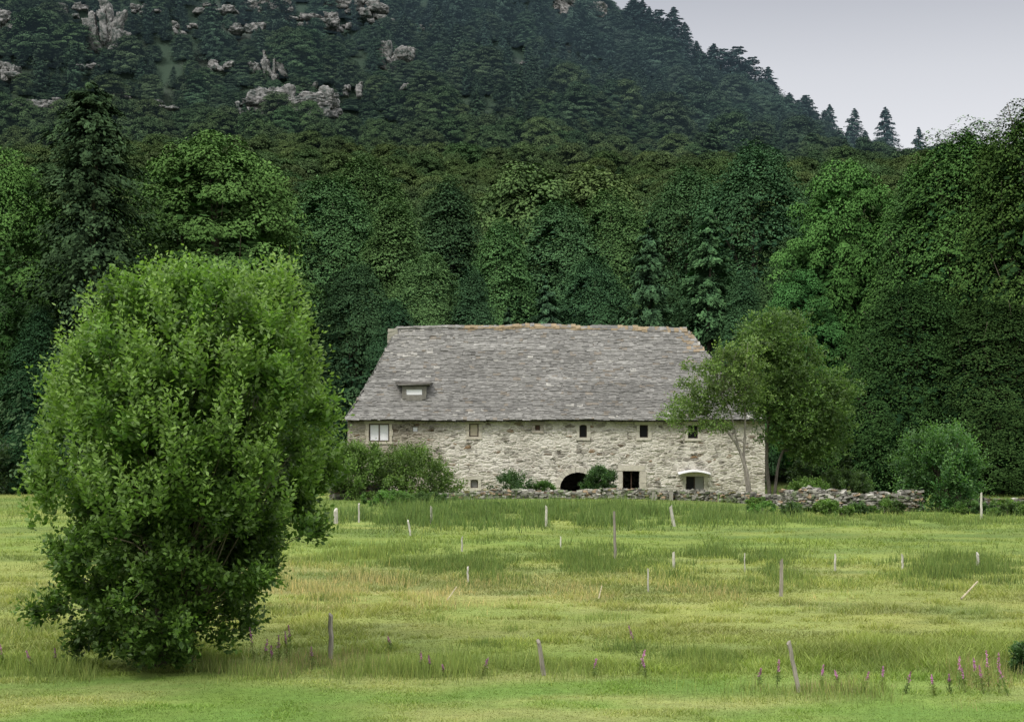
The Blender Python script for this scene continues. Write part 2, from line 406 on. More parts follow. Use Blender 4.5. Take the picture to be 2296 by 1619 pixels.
def make_conifer(name,seed,H,base,R,levels,nb,m,ls,ca=(.03,.055,.028),cb=(.055,.09,.04),pw=.8,droop=.3):
    r=np.random.default_rng(seed)
    B=levels*nb; lv=np.repeat(np.arange(levels),nb); t=(lv+r.uniform(-.9,.9,B))/levels; t=np.clip(t,0,1)
    z0=base+(H-base)*t
    rl=(R*(1-t)**pw+.12)*r.uniform(.5,1.3,B)
    a=r.uniform(0,6.283,B); bb=r.uniform(.65,1.3,B)
    n=B*m; bi=np.repeat(np.arange(B),m); s=r.random(n)**.6
    lat=r.normal(size=n)*.18*(1.15-s)*rl[bi]
    ca_,sa_=np.cos(a[bi]),np.sin(a[bi])
    P=np.stack([ca_*rl[bi]*s-sa_*lat, sa_*rl[bi]*s+ca_*lat, z0[bi]+rl[bi]*(.12*s-droop*s*s)-np.abs(lat)*.4+r.normal(size=n)*.06*rl[bi]],1)
    sm=nrm(np.stack([ca_*.8,sa_*.8,np.ones(n)],1)); Nn=nrm(sm+r.normal(size=(n,3))*.3)
    D=nrm(np.stack([ca_,sa_,-.4*np.ones(n)],1)+r.normal(size=(n,3))*.5)
    L=ls*r.uniform(.6,1.3,n); V,Q=leaves(P,Nn,D,L,L*.45)
    f=np.clip(s-.2+r.normal(size=n)*.15,0,1)[:,None]
    C=(np.array(ca)*(1-f)+np.array(cb)*f)*bb[bi][:,None]
    g=Geo(); g.add(V,Q,C=np.repeat(C,4,0))
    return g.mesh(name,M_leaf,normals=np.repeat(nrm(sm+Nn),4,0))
def make_trunk(name,seed,H,r0,centers=None,nl=14,base=4,col=(.09,.075,.06),lean=(0,0)):
    r=np.random.default_rng(seed); g=Geo()
    hs=np.linspace(-.3,H*.9,9)
    pts=np.stack([np.cumsum(r.normal(size=9)*.02*H*.3)+lean[0]*hs,np.cumsum(r.normal(size=9)*.02*H*.3)+lean[1]*hs,hs],1)
    pts[0,:2]=0
    tube(g,pts,r0,r0*.12,8,col)
    if centers is not None:
        idx=r.choice(len(centers),min(nl,len(centers)),replace=False)
        for i in idx:
            c=centers[i]; zb=max(base*.6,c[2]*r.uniform(.35,.75)); zb=min(zb,H*.8)
            p0=np.array([np.interp(zb,hs,pts[:,0]),np.interp(zb,hs,pts[:,1]),zb])
            ss=np.linspace(0,1,6)[:,None]
            p=p0+(c-p0)*ss+np.array([0,0,1])*np.sin(ss*math.pi)*(-.06*np.linalg.norm(c-p0))+r.normal(size=(6,3))*.03*np.linalg.norm(c-p0)*ss
            tube(g,p,r0*.33,r0*.05,5,col)
    return g.mesh(name,M_bark,smooth=True)

VAR={}
def variant(key,crown,trunk,H,W): VAR[key]=(crown,trunk,H,W)
for k,(s,fl,ca,cb,pr) in enumerate([(1,.8,(.058,.096,.040),(.092,.136,.048),'round'),(2,.75,(.056,.090,.042),(.085,.125,.050),'wide'),(3,.7,(.048,.088,.040),(.078,.127,.048),'round'),(4,.6,(.044,.082,.041),(.072,.114,.049),'cone')]):
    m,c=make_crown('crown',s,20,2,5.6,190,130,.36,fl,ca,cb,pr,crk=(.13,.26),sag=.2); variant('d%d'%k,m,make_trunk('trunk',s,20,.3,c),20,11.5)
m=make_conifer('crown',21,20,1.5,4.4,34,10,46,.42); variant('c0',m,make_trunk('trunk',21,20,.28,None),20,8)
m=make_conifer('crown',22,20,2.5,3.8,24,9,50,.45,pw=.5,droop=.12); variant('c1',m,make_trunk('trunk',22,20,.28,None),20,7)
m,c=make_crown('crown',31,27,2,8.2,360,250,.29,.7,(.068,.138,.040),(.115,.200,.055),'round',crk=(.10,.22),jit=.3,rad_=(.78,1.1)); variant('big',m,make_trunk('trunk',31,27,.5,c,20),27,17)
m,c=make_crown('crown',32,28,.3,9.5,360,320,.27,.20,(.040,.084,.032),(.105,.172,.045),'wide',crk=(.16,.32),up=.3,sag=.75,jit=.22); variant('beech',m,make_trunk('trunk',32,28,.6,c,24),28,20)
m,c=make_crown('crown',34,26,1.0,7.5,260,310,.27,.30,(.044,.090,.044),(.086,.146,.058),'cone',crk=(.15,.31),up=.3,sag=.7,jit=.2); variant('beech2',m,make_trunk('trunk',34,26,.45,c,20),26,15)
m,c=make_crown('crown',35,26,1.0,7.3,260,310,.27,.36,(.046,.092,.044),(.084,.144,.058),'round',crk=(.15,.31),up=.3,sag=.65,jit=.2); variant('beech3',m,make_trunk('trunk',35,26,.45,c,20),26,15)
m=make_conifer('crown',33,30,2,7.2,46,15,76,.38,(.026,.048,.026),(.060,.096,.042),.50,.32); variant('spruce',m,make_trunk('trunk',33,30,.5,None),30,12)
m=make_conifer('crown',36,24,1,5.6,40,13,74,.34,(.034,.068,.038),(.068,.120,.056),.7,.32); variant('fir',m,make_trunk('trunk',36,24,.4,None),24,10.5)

KINDS={'d':('broadleaf_tree','broad leafy green deciduous tree on the wooded slope'),'c':('fir_tree','dark narrow conifer standing among the wood'),'f':('fir_tree','dense pointed fir standing behind the farmhouse roof')}
def add_tree(key,x,y,sz,sw,rot=None,tint=(1,1,1),name=None,label=None,group=None,cat='tree'):
    cm,tm,H,W=VAR[key]
    nm=name or KINDS[key[0]][0]
    e=add_obj(nm,None,loc=(x,y,float(height(x,y))),label=label or KINDS[key[0]][1],cat=cat,group=group)
    e.rotation_euler=(0,0,rot if rot is not None else random.uniform(0,6.28)); e.scale=(sw,sw,sz)
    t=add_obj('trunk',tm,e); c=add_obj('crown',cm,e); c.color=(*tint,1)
    return e
def place(key,u,vtop,d,wpx,**kw):
    cm,tm,H,W=VAR[key]
    x=(u-CX)*d/F; zt=CH+(CV-vtop)*d/F
    return add_tree(key,x,d,(zt-float(height(x,d)))/H,wpx*d/F/W,**kw)
GR="trees of the wood behind the farmhouse"
place('spruce',203,186,127,400,name='spruce_tree',label="tall dark spruce with dense drooping boughs beside the wood",rot=1,tint=(.75,.77,.76))
place('big',480,318,138,480,name='broadleaf_tree',label="large rounded light green deciduous tree at the wood's edge",rot=.5,tint=(.86,.96,.95))
place('big',-10,350,142,360,name='broadleaf_tree',label="broad mid green deciduous tree at the meadow edge",rot=2.2,tint=(.85,.92,.85))
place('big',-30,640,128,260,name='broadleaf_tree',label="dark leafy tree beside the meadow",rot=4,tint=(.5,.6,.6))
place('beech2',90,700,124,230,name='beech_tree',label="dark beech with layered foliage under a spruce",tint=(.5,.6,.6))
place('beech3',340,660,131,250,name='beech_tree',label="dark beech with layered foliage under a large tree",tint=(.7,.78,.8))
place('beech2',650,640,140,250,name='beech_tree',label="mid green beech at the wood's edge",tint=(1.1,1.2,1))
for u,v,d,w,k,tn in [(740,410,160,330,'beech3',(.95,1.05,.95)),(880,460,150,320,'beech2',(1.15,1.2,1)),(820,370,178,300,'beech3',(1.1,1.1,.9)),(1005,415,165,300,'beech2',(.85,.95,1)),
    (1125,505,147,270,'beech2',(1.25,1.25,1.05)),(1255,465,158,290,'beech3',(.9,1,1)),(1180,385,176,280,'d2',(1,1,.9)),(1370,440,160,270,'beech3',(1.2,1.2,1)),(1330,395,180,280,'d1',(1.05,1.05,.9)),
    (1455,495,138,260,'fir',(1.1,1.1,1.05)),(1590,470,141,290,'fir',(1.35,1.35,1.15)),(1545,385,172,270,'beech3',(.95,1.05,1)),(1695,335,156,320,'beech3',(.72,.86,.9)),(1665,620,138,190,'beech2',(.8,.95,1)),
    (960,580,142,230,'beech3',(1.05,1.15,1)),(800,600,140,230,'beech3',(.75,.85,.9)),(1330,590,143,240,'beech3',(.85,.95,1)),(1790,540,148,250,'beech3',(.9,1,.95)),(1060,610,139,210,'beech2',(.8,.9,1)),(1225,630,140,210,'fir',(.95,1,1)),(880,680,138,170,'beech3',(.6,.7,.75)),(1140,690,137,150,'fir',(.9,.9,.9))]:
    nm='beech_tree' if k[0]=='b' else None
    place(k,u,v,d,w,tint=tn,name=nm,label="tall shaded beech with layered foliage above the stone roof" if nm else None,group=GR)
place('big',1900,385,142,320,name='broadleaf_tree',label="bright green deciduous tree beside a large beech",rot=3,tint=(.82,.96,.9))
place('beech',2165,292,134,440,name='beech_tree',label="huge spreading beech with light tipped horizontal sprays",rot=.4,tint=(.72,.84,.8))
place('beech2',2050,390,136,300,name='beech_tree',label="tall beech with drooping layered sprays",rot=2,tint=(.85,1,.8))
place('beech',2335,235,128,440,name='beech_tree',label="huge dark beech with layered boughs at the meadow edge",rot=2.5,tint=(.70,.82,.75))
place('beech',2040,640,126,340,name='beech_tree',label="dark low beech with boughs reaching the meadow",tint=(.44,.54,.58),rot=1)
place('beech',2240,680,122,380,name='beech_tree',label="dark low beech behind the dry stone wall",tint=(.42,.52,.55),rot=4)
place('big',1790,620,138,210,name='broadleaf_tree',label="fresh green tree behind the end of the farmhouse",rot=5,tint=(.65,.8,.85))
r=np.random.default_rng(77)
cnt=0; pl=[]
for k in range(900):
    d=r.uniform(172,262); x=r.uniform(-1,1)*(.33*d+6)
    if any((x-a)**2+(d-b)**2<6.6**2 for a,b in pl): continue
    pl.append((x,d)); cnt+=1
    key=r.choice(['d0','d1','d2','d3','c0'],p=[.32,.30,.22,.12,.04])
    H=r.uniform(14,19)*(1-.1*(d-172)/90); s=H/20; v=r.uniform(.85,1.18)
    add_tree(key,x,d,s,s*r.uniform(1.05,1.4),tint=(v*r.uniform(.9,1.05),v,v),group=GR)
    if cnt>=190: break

def scatter(name,pts,rot,sc,ix,sources,**kw):
    me=bpy.data.meshes.new(name); n=len(pts)
    me.vertices.add(n); me.vertices.foreach_set('co',np.asarray(pts,np.float32).ravel())
    a=me.attributes.new('rot','FLOAT_VECTOR','POINT'); a.data.foreach_set('vector',np.asarray(rot,np.float32).ravel())
    a=me.attributes.new('scl','FLOAT_VECTOR','POINT'); a.data.foreach_set('vector',np.asarray(sc,np.float32).ravel())
    ng=bpy.data.node_groups.new(name,'GeometryNodeTree')
    ng.interface.new_socket('Geometry',in_out='INPUT',socket_type='NodeSocketGeometry')
    ng.interface.new_socket('Geometry',in_out='OUTPUT',socket_type='NodeSocketGeometry')
    I=ng.nodes.new('NodeGroupInput'); O=ng.nodes.new('NodeGroupOutput'); J=ng.nodes.new('GeometryNodeJoinGeometry')
    def na(nm,dt):
        q=ng.nodes.new('GeometryNodeInputNamedAttribute'); q.data_type=dt; q.inputs[0].default_value=nm; return q.outputs[0]
    R=na('rot','FLOAT_VECTOR'); S=na('scl','FLOAT_VECTOR')
    for k,src in enumerate(sources):
        b=me.attributes.new('is%d'%k,'BOOLEAN','POINT'); b.data.foreach_set('value',(ix==k))
        oi=ng.nodes.new('GeometryNodeObjectInfo'); oi.inputs[0].default_value=src; oi.transform_space='ORIGINAL'
        ip=ng.nodes.new('GeometryNodeInstanceOnPoints')
        ng.links.new(I.outputs[0],ip.inputs['Points']); ng.links.new(na('is%d'%k,'BOOLEAN'),ip.inputs['Selection'])
        ng.links.new(oi.outputs['Geometry'],ip.inputs['Instance'])
        ng.links.new(R,ip.inputs['Rotation']); ng.links.new(S,ip.inputs['Scale'])
        ng.links.new(ip.outputs[0],J.inputs[0])
    ng.links.new(J.outputs[0],O.inputs[0])
    o=add_obj(name,me,**kw); md=o.modifiers.new('scatter','NODES'); md.node_group=ng
    return o
def src(key):
    for o in COL.objects:
        if o.type=='MESH' and o.data==VAR[key][0]: return o
for k in ['d0','d1','d2','d3','c0','c1']:
    if src(k) is None: add_tree(k,-95,200+3*len(k),.8,.8,group=GR)
SRC=[src(k) for k in ['d0','d1','d2','d3','c0','c1']]
def thin(x,y,rad):
    cell={}; keep=[]
    for i in range(len(x)):
        cx,cy=int(x[i]//rad),int(y[i]//rad); ok=True
        for a in(-1,0,1):
            for b in(-1,0,1):
                for j in cell.get((cx+a,cy+b),()):
                    if (x[i]-x[j])**2+(y[i]-y[j])**2<rad*rad: ok=False;break
                if not ok:break
            if not ok:break
        if ok: cell.setdefault((cx,cy),[]).append(i); keep.append(i)
    return np.array(keep)
y=r.uniform(255,440,9000); x=r.uniform(-1,1,9000)*(.34*y+12)
k=thin(x,y,5.0); x,y=x[k],y[k]; n=len(x)
H=r.uniform(11.5,15,n); s=H/20
rot=np.stack([r.normal(size=n)*.04,r.normal(size=n)*.04,r.uniform(0,6.28,n)],1)
ix=r.choice(5,n,p=[.36,.33,.2,.09,.02])
scatter('hillside_wood',np.stack([x,y,height(x,y)-.3],1),rot,np.stack([s*1.35,s*1.35,s],1),ix,SRC[:5],kind='stuff',label="dense deciduous wood covering the lower hillside",cat="wood")

def hit(u,v):
    for y in np.arange(428,640,1.0):
        x=(u-CX)*y/F; z=CH+(CV-v)*y/F
        if height(x,y)+2>=z: return x,y
    return (u-CX)*600/F,600
ROCKS=[(235,65,85,150),(640,235,200,95),(565,250,70,60),(725,250,70,40),(885,130,70,90),(705,45,130,45),(600,12,110,50),(1295,18,105,75),(345,236,110,34),(60,228,140,46),(125,252,90,36),(25,45,90,70),(492,150,55,46),(612,150,44,90),(905,190,40,34),(1178,142,30,16),(800,15,120,50),(560,62,90,50),(160,20,60,50),(790,200,40,66),(410,60,50,44),(0,160,80,56),(575,135,42,66),(700,140,36,36),(330,20,70,34),(480,18,80,36),(760,60,90,28),(290,212,60,30),(850,45,60,34),(200,150,50,24),(690,190,40,40),(955,60,40,30)]
rk=[]
import bmesh
def rock(u,v,w,h,seed):
    x,y=hit(u,v+h*.3); y-=2.5; x=(u-CX)*y/F; W=w*y/F/2; Hh=h*y/F/2
    z=CH+(CV-v)*y/F
    R_=random.Random(seed)
    o=Vector((seed*13.1,seed*7.7,seed*3.3))
    base=bmesh.new(); bmesh.ops.create_icosphere(base,subdivisions=4,radius=1)
    dirs=[vt.co.copy() for vt in base.verts]; tris=[[q.index for q in f.verts] for f in base.faces]; base.free()
    V=[];T=[]
    n=max(6,min(26,int(W*Hh/4)+5))
    for k in range(n):
        cx=R_.uniform(-.95,.95)*W; fr=1-abs(cx)/W*.55
        cz=R_.uniform(-1,.6)*Hh*fr; cy=R_.uniform(-.6,1.2)+ (cz/Hh)*2.0
        sx=min(W*R_.uniform(.12,.36),6); sz=Hh*R_.uniform(.14,.45); sy=max(sx*.8,1.4)
        tilt=R_.uniform(-.6,.6); o2=o+Vector((k*5.3,0,0))
        b=len(V)
        for d in dirs:
            m=max(abs(d.x),abs(d.y),abs(d.z)); q=d*(1/m)**.6
            p=Vector((q.x*sx,q.y*sy,q.z*sz)); p.x+=p.z*tilt
            f=1+.50*mnoise.noise(p*.28+o2)+.36*abs(mnoise.noise(p*.7+o2))+.26*mnoise.noise(p*1.7+o2)
            V.append((p.x*f+cx,p.y*f+cy,p.z*f+cz))
        T+=[[a+b for a in t] for t in tris]
    V=np.array(V); me=build_mesh('rock_outcrop',V,np.array(T),M_rock)
    add_obj('rock_outcrop',me,loc=(x,y,z),label="jagged pale grey rock outcrop on the wooded mountainside" if w>70 else "small weathered grey rock jutting between the trees",cat="rock",group="rock outcrops on the mountainside")
    rk.append((x,y,W,Hh,z-Hh))
for i,q in enumerate(ROCKS): rock(*q,i+1)
y=r.uniform(425,690,26000); x=r.uniform(-1,1,26000)*(.34*y+12)
k=thin(x,y,3.9); x,y=x[k],y[k]
dens=fbm(x/9,y/9,77,4); keep=~((dens>.64)&(r.random(len(x))<.4)&(y<600))
x,y=x[keep],y[keep]; n=len(x)
H=r.uniform(5,10,n)+6*(r.random(n)<.14)
Zg=height(x,y)
for (rx,ry,W,Hh,zb) in rk:
    inz=(np.abs(x-rx*y/ry)<W*1.05)&(y>ry-45)&(y<ry+2.5)
    lim=CH+(zb+Hh*.45-CH)*y/ry-Zg
    lim=lim*np.where(r.random(n)<.25,1.9,1)
    H=np.where(inz,np.minimum(H,np.maximum(lim,1.2)),H)
con=fbm(x/35,y/35,55,2)+ .12*sst(20,90,x)
isc=(r.random(n)<np.clip((con-.48)*2.4,.06,.6))
ix=np.where(isc,4+(r.random(n)<.5),r.integers(0,4,n))
s=H/20; s=s*np.where(isc&(H>5),1.25,.95)
rot=np.stack([r.normal(size=n)*.06,r.normal(size=n)*.06,r.uniform(0,6.28,n)],1)
wd=np.where(isc,1.4,1.6)*r.uniform(.85,1.25,n)*np.where(H<4,2.2,1)
scatter('mountain_wood',np.stack([x,y,Zg-.4],1),rot,np.stack([s*wd,s*wd,s],1),ix,SRC,kind='stuff',label="distant mixed wood clinging to the mountainside",cat="wood")
for u,v,w in [(1440,0,60),(1475,20,55),(1510,16,80),(1535,50,60),(1562,92,50),(1600,98,76),(1625,108,65),(1650,102,71),(1683,126,65),(1722,150,74),(1705,172,60),(1770,208,62),(1795,222,65),(1860,234,56),(1830,258,44),(1985,240,70),(1905,278,44),(1750,215,55),(1580,120,60),(1640,130,76),(1665,142,70),(1735,184,70),(1495,42,70),(1420,-5,70),(1455,22,60),(1815,245,60),(1940,292,44),(2060,285,50)]:
    d=604 if u<1815 else 556
    place('c1' if w%2 else 'c0',u,v,d,w*1.5,name='fir_tree',label="dark fir standing out against the grey sky on the ridge",group="firs along the ridge",tint=(.6,.7,.75))

# ------------------------------------------------------------ shrubs & near trees
def shoots(Cn,D,ln,nl,lL,lW,r,ca,cb,bright):
    n=len(Cn); ii=np.repeat(np.arange(n),nl); t=np.tile(np.linspace(.05,1,nl),n)+r.normal(size=n*nl)*.03
    sd=nrm(np.cross(D[ii],nrm(r.normal(size=(n*nl,3)))))
    P=Cn[ii]+D[ii]*(ln[ii]*t)[:,None]+sd*(lL*.5)
    dd=nrm(D[ii]*.7+sd); Nn=nrm(np.cross(dd,r.normal(size=(n*nl,3)))+np.array([0,0,.35]))
    L=lL*r.uniform(.6,1.25,n*nl)*(1.1-.35*t)
    V,Q=leaves(P,Nn,dd,L,L*lW/lL)
    f=np.clip(t*.8+r.normal(size=n*nl)*.2,0,1)[:,None]
    C=(np.array(ca)*(1-f)+np.array(cb)*f)*bright[ii][:,None]*r.uniform(.75,1.25,(n*nl,1))
    return V,Q,np.repeat(C,4,0)
BU=385.; BV=1490.; BD=F*CH/(BV-CV); sc=F/BD
prof=np.array([[605,470,525],[625,410,565],[660,325,610],[700,250,650],[760,205,690],[820,175,712],[900,130,735],[1000,98,738],[1100,88,735],[1200,92,735],[1250,98,695],[1300,88,640],[1400,100,590],[1445,120,580],[1475,170,550]])
pz=(BV-prof[:,0])[::-1]/sc; pl_=((prof[:,1]-BU)/sc)[::-1]; pr_=((prof[:,2]-BU)/sc)[::-1]
def bush():
    r=np.random.default_rng(99)
    nc=640
    z=r.uniform(pz[0]+.08,pz[-1]-.5,nc*3); lo=np.interp(z,pz,pl_); hi=np.interp(z,pz,pr_)
    wgt=(hi-lo)/(hi-lo).max(); k=r.random(len(z))<wgt**.9; z=z[k][:nc]; nc=len(z)
    lo=np.interp(z,pz,pl_); hi=np.interp(z,pz,pr_); cx=(lo+hi)/2; rr=(hi-lo)/2
    a=r.uniform(0,6.283,nc); q=r.random(nc)**.42*(.86+.22*np.sin(a*4+z*1.7)+.17*np.sin(a*7-z*3.1)+.12*np.sin(a*2+z*5)); q=np.minimum(q,1.03)*.95
    c=np.stack([cx+rr*q*np.cos(a),rr*.95*q*np.sin(a),z],1)
    b=r.uniform(.58,1.3,nc)*(.85+.40*sst(1.5,6.5,z))
    m=22; ii=np.repeat(np.arange(nc),m); 
    base=c[ii]+nrm(r.normal(size=(nc*m,3)))*r.random((nc*m,1))*.30
    axis=np.stack([np.interp(z,pz,(pl_+pr_)/2),0*z,z-1.0],1)
    out=nrm(base-axis[ii])
    upw=(.05+1.3*sst(.8,6.5,z))[ii]
    D=nrm(out*.7+np.array([0,0,1])*upw[:,None]+r.normal(size=(nc*m,3))*.30)
    ln=r.uniform(.2,.55,nc*m)*(1+.6*sst(5,8,z)[ii])
    ca=(.060,.118,.024); cb=(.172,.272,.056)
    V,Q,C=shoots(base,D,ln,10,.155,.080,r,ca,cb,b[ii])
    g=Geo(); g.add(V,Q,C=C)
    nb=150; zz=r.uniform(3.2,7.75,nb); lo=np.interp(zz,pz,pl_); hi=np.interp(zz,pz,pr_); a=r.uniform(0,6.283,nb)
    Pb=np.stack([(lo+hi)/2+(hi-lo)/2*.92*np.cos(a),(hi-lo)/2*.92*np.sin(a),zz-.2],1)
    k=8; jj=np.repeat(np.arange(nb),k); P=Pb[jj]+r.normal(size=(nb*k,3))*.14
    lnb=r.uniform(.5,1.35,nb)
    D=nrm(np.stack([.32*np.cos(a),.32*np.sin(a),np.ones(nb)],1)[jj]+r.normal(size=(nb*k,3))*.12)
    V,Q,C=shoots(P,D,lnb[jj]*r.uniform(.7,1.05,nb*k),20,.15,.07,r,(.13,.22,.045),(.25,.355,.095),np.ones(nb*k)*1.05)
    g.add(V,Q,C=C)
    crown=g.mesh('crown',M_leaf_near)
    gt=Geo(); bc=(.085,.075,.055)
    stems=[]
    for i in range(18):
        a=r.uniform(0,6.283); R0=r.uniform(.05,.5); H=r.uniform(3,6.5); sp=r.uniform(.3,2.0)
        p0=np.array([R0*math.cos(a),R0*math.sin(a),-.1]); p1=np.array([.2+sp*math.cos(a),sp*math.sin(a),H])
        s_=np.linspace(0,1,8)[:,None]; p=p0+(p1-p0)*s_; p[:,0]+=.12*np.sin(s_[:,0]*5+i); p[:,:2]-=(np.sin(s_*math.pi)*.2*np.array([math.cos(a),math.sin(a)]))
        tube(gt,p,r.uniform(.025,.06),.015,7,bc); stems.append(p)
    for i in range(190):
        c0=c[r.integers(nc)]; s0=stems[r.integers(18)]; j=r.integers(1,6)
        if c0[2]<s0[j][2]-.6: j=1
        p0=s0[j]; s_=np.linspace(0,1,5)[:,None]; p=p0+(c0-p0)*s_+np.array([0,0,.15])*np.sin(s_*math.pi)+r.normal(size=(5,3))*.03
        tube(gt,p,.022,.007,5,(.13,.12,.075))
    x=(BU-CX)*BD/F
    e=add_obj('willow_bush',None,loc=(x,BD,float(height(x,BD))),label="large dense upright green willow bush growing in the meadow",cat="bush")
    add_obj('stems',gt.mesh('stems',M_bark,smooth=True),e); add_obj('crown',crown,e)
bush()

def shrub(u,vtop,d,wpx,seed,ca,cb,label,name='shrub',nc=70,ls=.2,group=None,upb=.5,lk=1.1):
    r=np.random.default_rng(seed); x=(u-CX)*d/F; gz=float(height(x,d)); H=CH+(CV-vtop-10)*d/F-gz; R=wpx*d/F/2
    t=r.beta(1.2,1.1,nc); z=H*(.06+.88*t); a=r.uniform(0,6.283,nc); rr=R*np.sqrt(np.clip(1-((t-.35)/.72)**2,.05,1))*(1+.24*np.sin(a*3+seed)+.18*np.sin(a*5+t*7)); q=r.random(nc)**.45*.9
    c=np.stack([rr*q*np.cos(a),rr*q*np.sin(a),z],1); cr=min(R,H)*.22
    m=14; ii=np.repeat(np.arange(nc),m); base=c[ii]+nrm(r.normal(size=(nc*m,3)))*r.random((nc*m,1))*cr
    out=nrm(base-np.array([0,0,H*.3])); D=nrm(out+np.array([0,0,upb])+r.normal(size=(nc*m,3))*.4)
    V,Q,C=shoots(base,D,r.uniform(.5,1.5,nc*m)*cr*lk,9,ls,ls*.5,r,ca,cb,r.uniform(.6,1.4,nc)[ii])
    g=Geo(); g.add(V,Q,C=C)
    gt=Geo()
    for i in range(9):
        c0=c[r.integers(nc)]; s_=np.linspace(0,1,5)[:,None]; p=np.array([r.normal()*.08*R,r.normal()*.08*R,-.1])*(1-s_)+c0*s_; p[:,2]+=np.sin(s_[:,0]*3.14)*.1*H
        tube(gt,p,.02*H+.02,.01,5,(.08,.07,.05))
    e=add_obj(name,None,loc=(x,d,gz),label=label,cat="shrub",group=group)
    add_obj('stems',gt.mesh('stems',M_bark,smooth=True),e); add_obj('foliage',g.mesh('foliage',M_leaf_near),e)
DG=((.042,.084,.030),(.09,.155,.045)); MG=((.080,.150,.036),(.15,.245,.06)); BG=((.048,.108,.038),(.10,.19,.06))
shrub(925,1004,114,180,201,*MG,"spreading green hazel in front of the farmhouse wall",name='hazel_shrub',nc=130,ls=.2)
shrub(800,990,112,140,202,*MG,"leafy green shrub by the house corner",nc=110,ls=.2)
shrub(1345,1040,117.2,80,203,*DG,"dark rounded bush beside the arched cart entrance",nc=80,ls=.16)
shrub(1148,1058,117.5,80,204,*BG,"bluish green bush against the rubble wall",nc=40,ls=.16,lk=1.9)
shrub(1215,1074,117.3,70,205,*MG,"low green bush against the rubble wall",nc=30,ls=.15)
shrub(2112,962,98,165,206,(.046,.105,.034),(.105,.190,.052),"rounded blue green shrub at the end of the dry stone wall",nc=120,ls=.22,upb=.8,lk=1.9)
shrub(2150,1010,97,90,218,(.046,.105,.034),(.105,.190,.052),"small blue green shrub beside a larger shrub",nc=60,ls=.2,upb=.8,lk=1.8)
shrub(2055,1060,99,90,216,*BG,"low green shrub beside the dry stone wall",nc=50,ls=.15)
shrub(1812,1070,110,100,207,*MG,"low green shrub behind the dry stone wall",nc=50)
shrub(1895,1052,112,110,208,*DG,"dark green shrub behind the dry stone wall",nc=60)
shrub(1700,1108,104,60,209,*MG,"small green plant growing at the foot of a rowan",nc=40,ls=.14)
shrub(960,1098,106,110,210,*DG,"low dark bush in the rough grass before the house",nc=60,ls=.15)
shrub(880,1095,104,120,211,*MG,"low green bush in the rough grass before the house",nc=60,ls=.15)
shrub(2318,1435,33.5,90,212,*DG,"dark green bush at the edge of the meadow",nc=70,ls=.07)
rw=random.Random(3)
for i in range(36):
    u=rw.choice([rw.uniform(990,1560),rw.uniform(1700,2060),rw.uniform(2140,2320)]); 
    shrub(u,rw.uniform(1112,1136),rw.uniform(100,109) if u<1700 else rw.uniform(91,96),rw.uniform(30,90),260+i,*(MG if i%2 else DG),"low weedy plant overgrowing the foot of the stone wall",name='weed_clump',nc=20,ls=.13,group="weeds along the dry stone wall")
for i,(u,v,w,d) in enumerate([(20,1010,170,124),(120,1000,160,126),(650,1020,160,126),(1960,1010,120,131),(2240,1000,150,124),(2300,960,160,122),(1830,1000,120,128),(-40,980,200,122)]):
    shrub(u,v,d,w,230+i,(.028,.055,.022),(.060,.10,.033),"dark undergrowth bush below the trees",nc=70,ls=.28,group="bushes beneath the trees")

def neartree(u,vtop,d,H0,seed,crown_pts,nc,stems,label,ca,cb,ls=.2,cr=(.5,1.1),name='rowan_tree',nl=26,bark=(.17,.15,.125)):
    r=np.random.default_rng(seed); x0=(u-CX)*d/F; gz=float(height(x0,d)); k=d/F
    C=[]
    tot=sum(q[2]*q[3] for q in crown_pts)
    for (uu,vv,ru,rv) in crown_pts:
        m=int(nc*ru*rv/tot); dirs=nrm(r.normal(size=(m,3)))*(r.random((m,1))**.4)
        C.append(np.stack([(uu-CX)*k-x0+dirs[:,0]*ru*k,dirs[:,1]*ru*k*.9,CH+(CV-vv)*k-gz+dirs[:,2]*rv*k],1))
    c=np.concatenate(C); nc=len(c)
    crr=r.uniform(cr[0],cr[1],nc); m=12; ii=np.repeat(np.arange(nc),m)
    base=c[ii]+nrm(r.normal(size=(nc*m,3)))*np.array([1,1,.5])*(r.random((nc*m,1))**.5)*crr[ii][:,None]
    D=nrm(nrm(base-c[ii]+1e-3)+np.array([0,0,.15])+r.normal(size=(nc*m,3))*.4)
    V,Q,Cc=shoots(base,D,r.uniform(.3,.7,nc*m),10,ls,ls*.5,r,ca,cb,r.uniform(.6,1.4,nc)[ii])
    g=Geo(); g.add(V,Q,C=Cc)
    gt=Geo()
    ends=[]
    for (du,pts) in stems:
        p=np.array([[(a-CX)*k-x0,r.normal()*.1,CH+(CV-b)*k-gz] for a,b in pts]); p[0][1]=0
        s=np.linspace(0,len(p)-1,12); P=np.stack([np.interp(s,np.arange(len(p)),p[:,j]) for j in range(3)],1)
        tube(gt,P,du,du*.25,8,bark); ends+= [P[j] for j in range(5,12)]
    ends=np.array(ends)
    for i in range(nl*3):
        cc=c[r.integers(nc)]; dd=np.linalg.norm(ends-cc,axis=1)+ (ends[:,2]>cc[2])*2; p0=ends[np.argmin(dd)]
        s_=np.linspace(0,1,5)[:,None]; P=p0+(cc-p0)*s_+r.normal(size=(5,3))*.06*np.sin(s_*3.14)
        tube(gt,P,.04,.010,5,bark)
    e=add_obj(name,None,loc=(x0,d,gz),label=label,cat="tree")
    add_obj('trunk',gt.mesh('trunk',M_bark,smooth=True),e); add_obj('crown',g.mesh('crown',M_leaf_near),e)
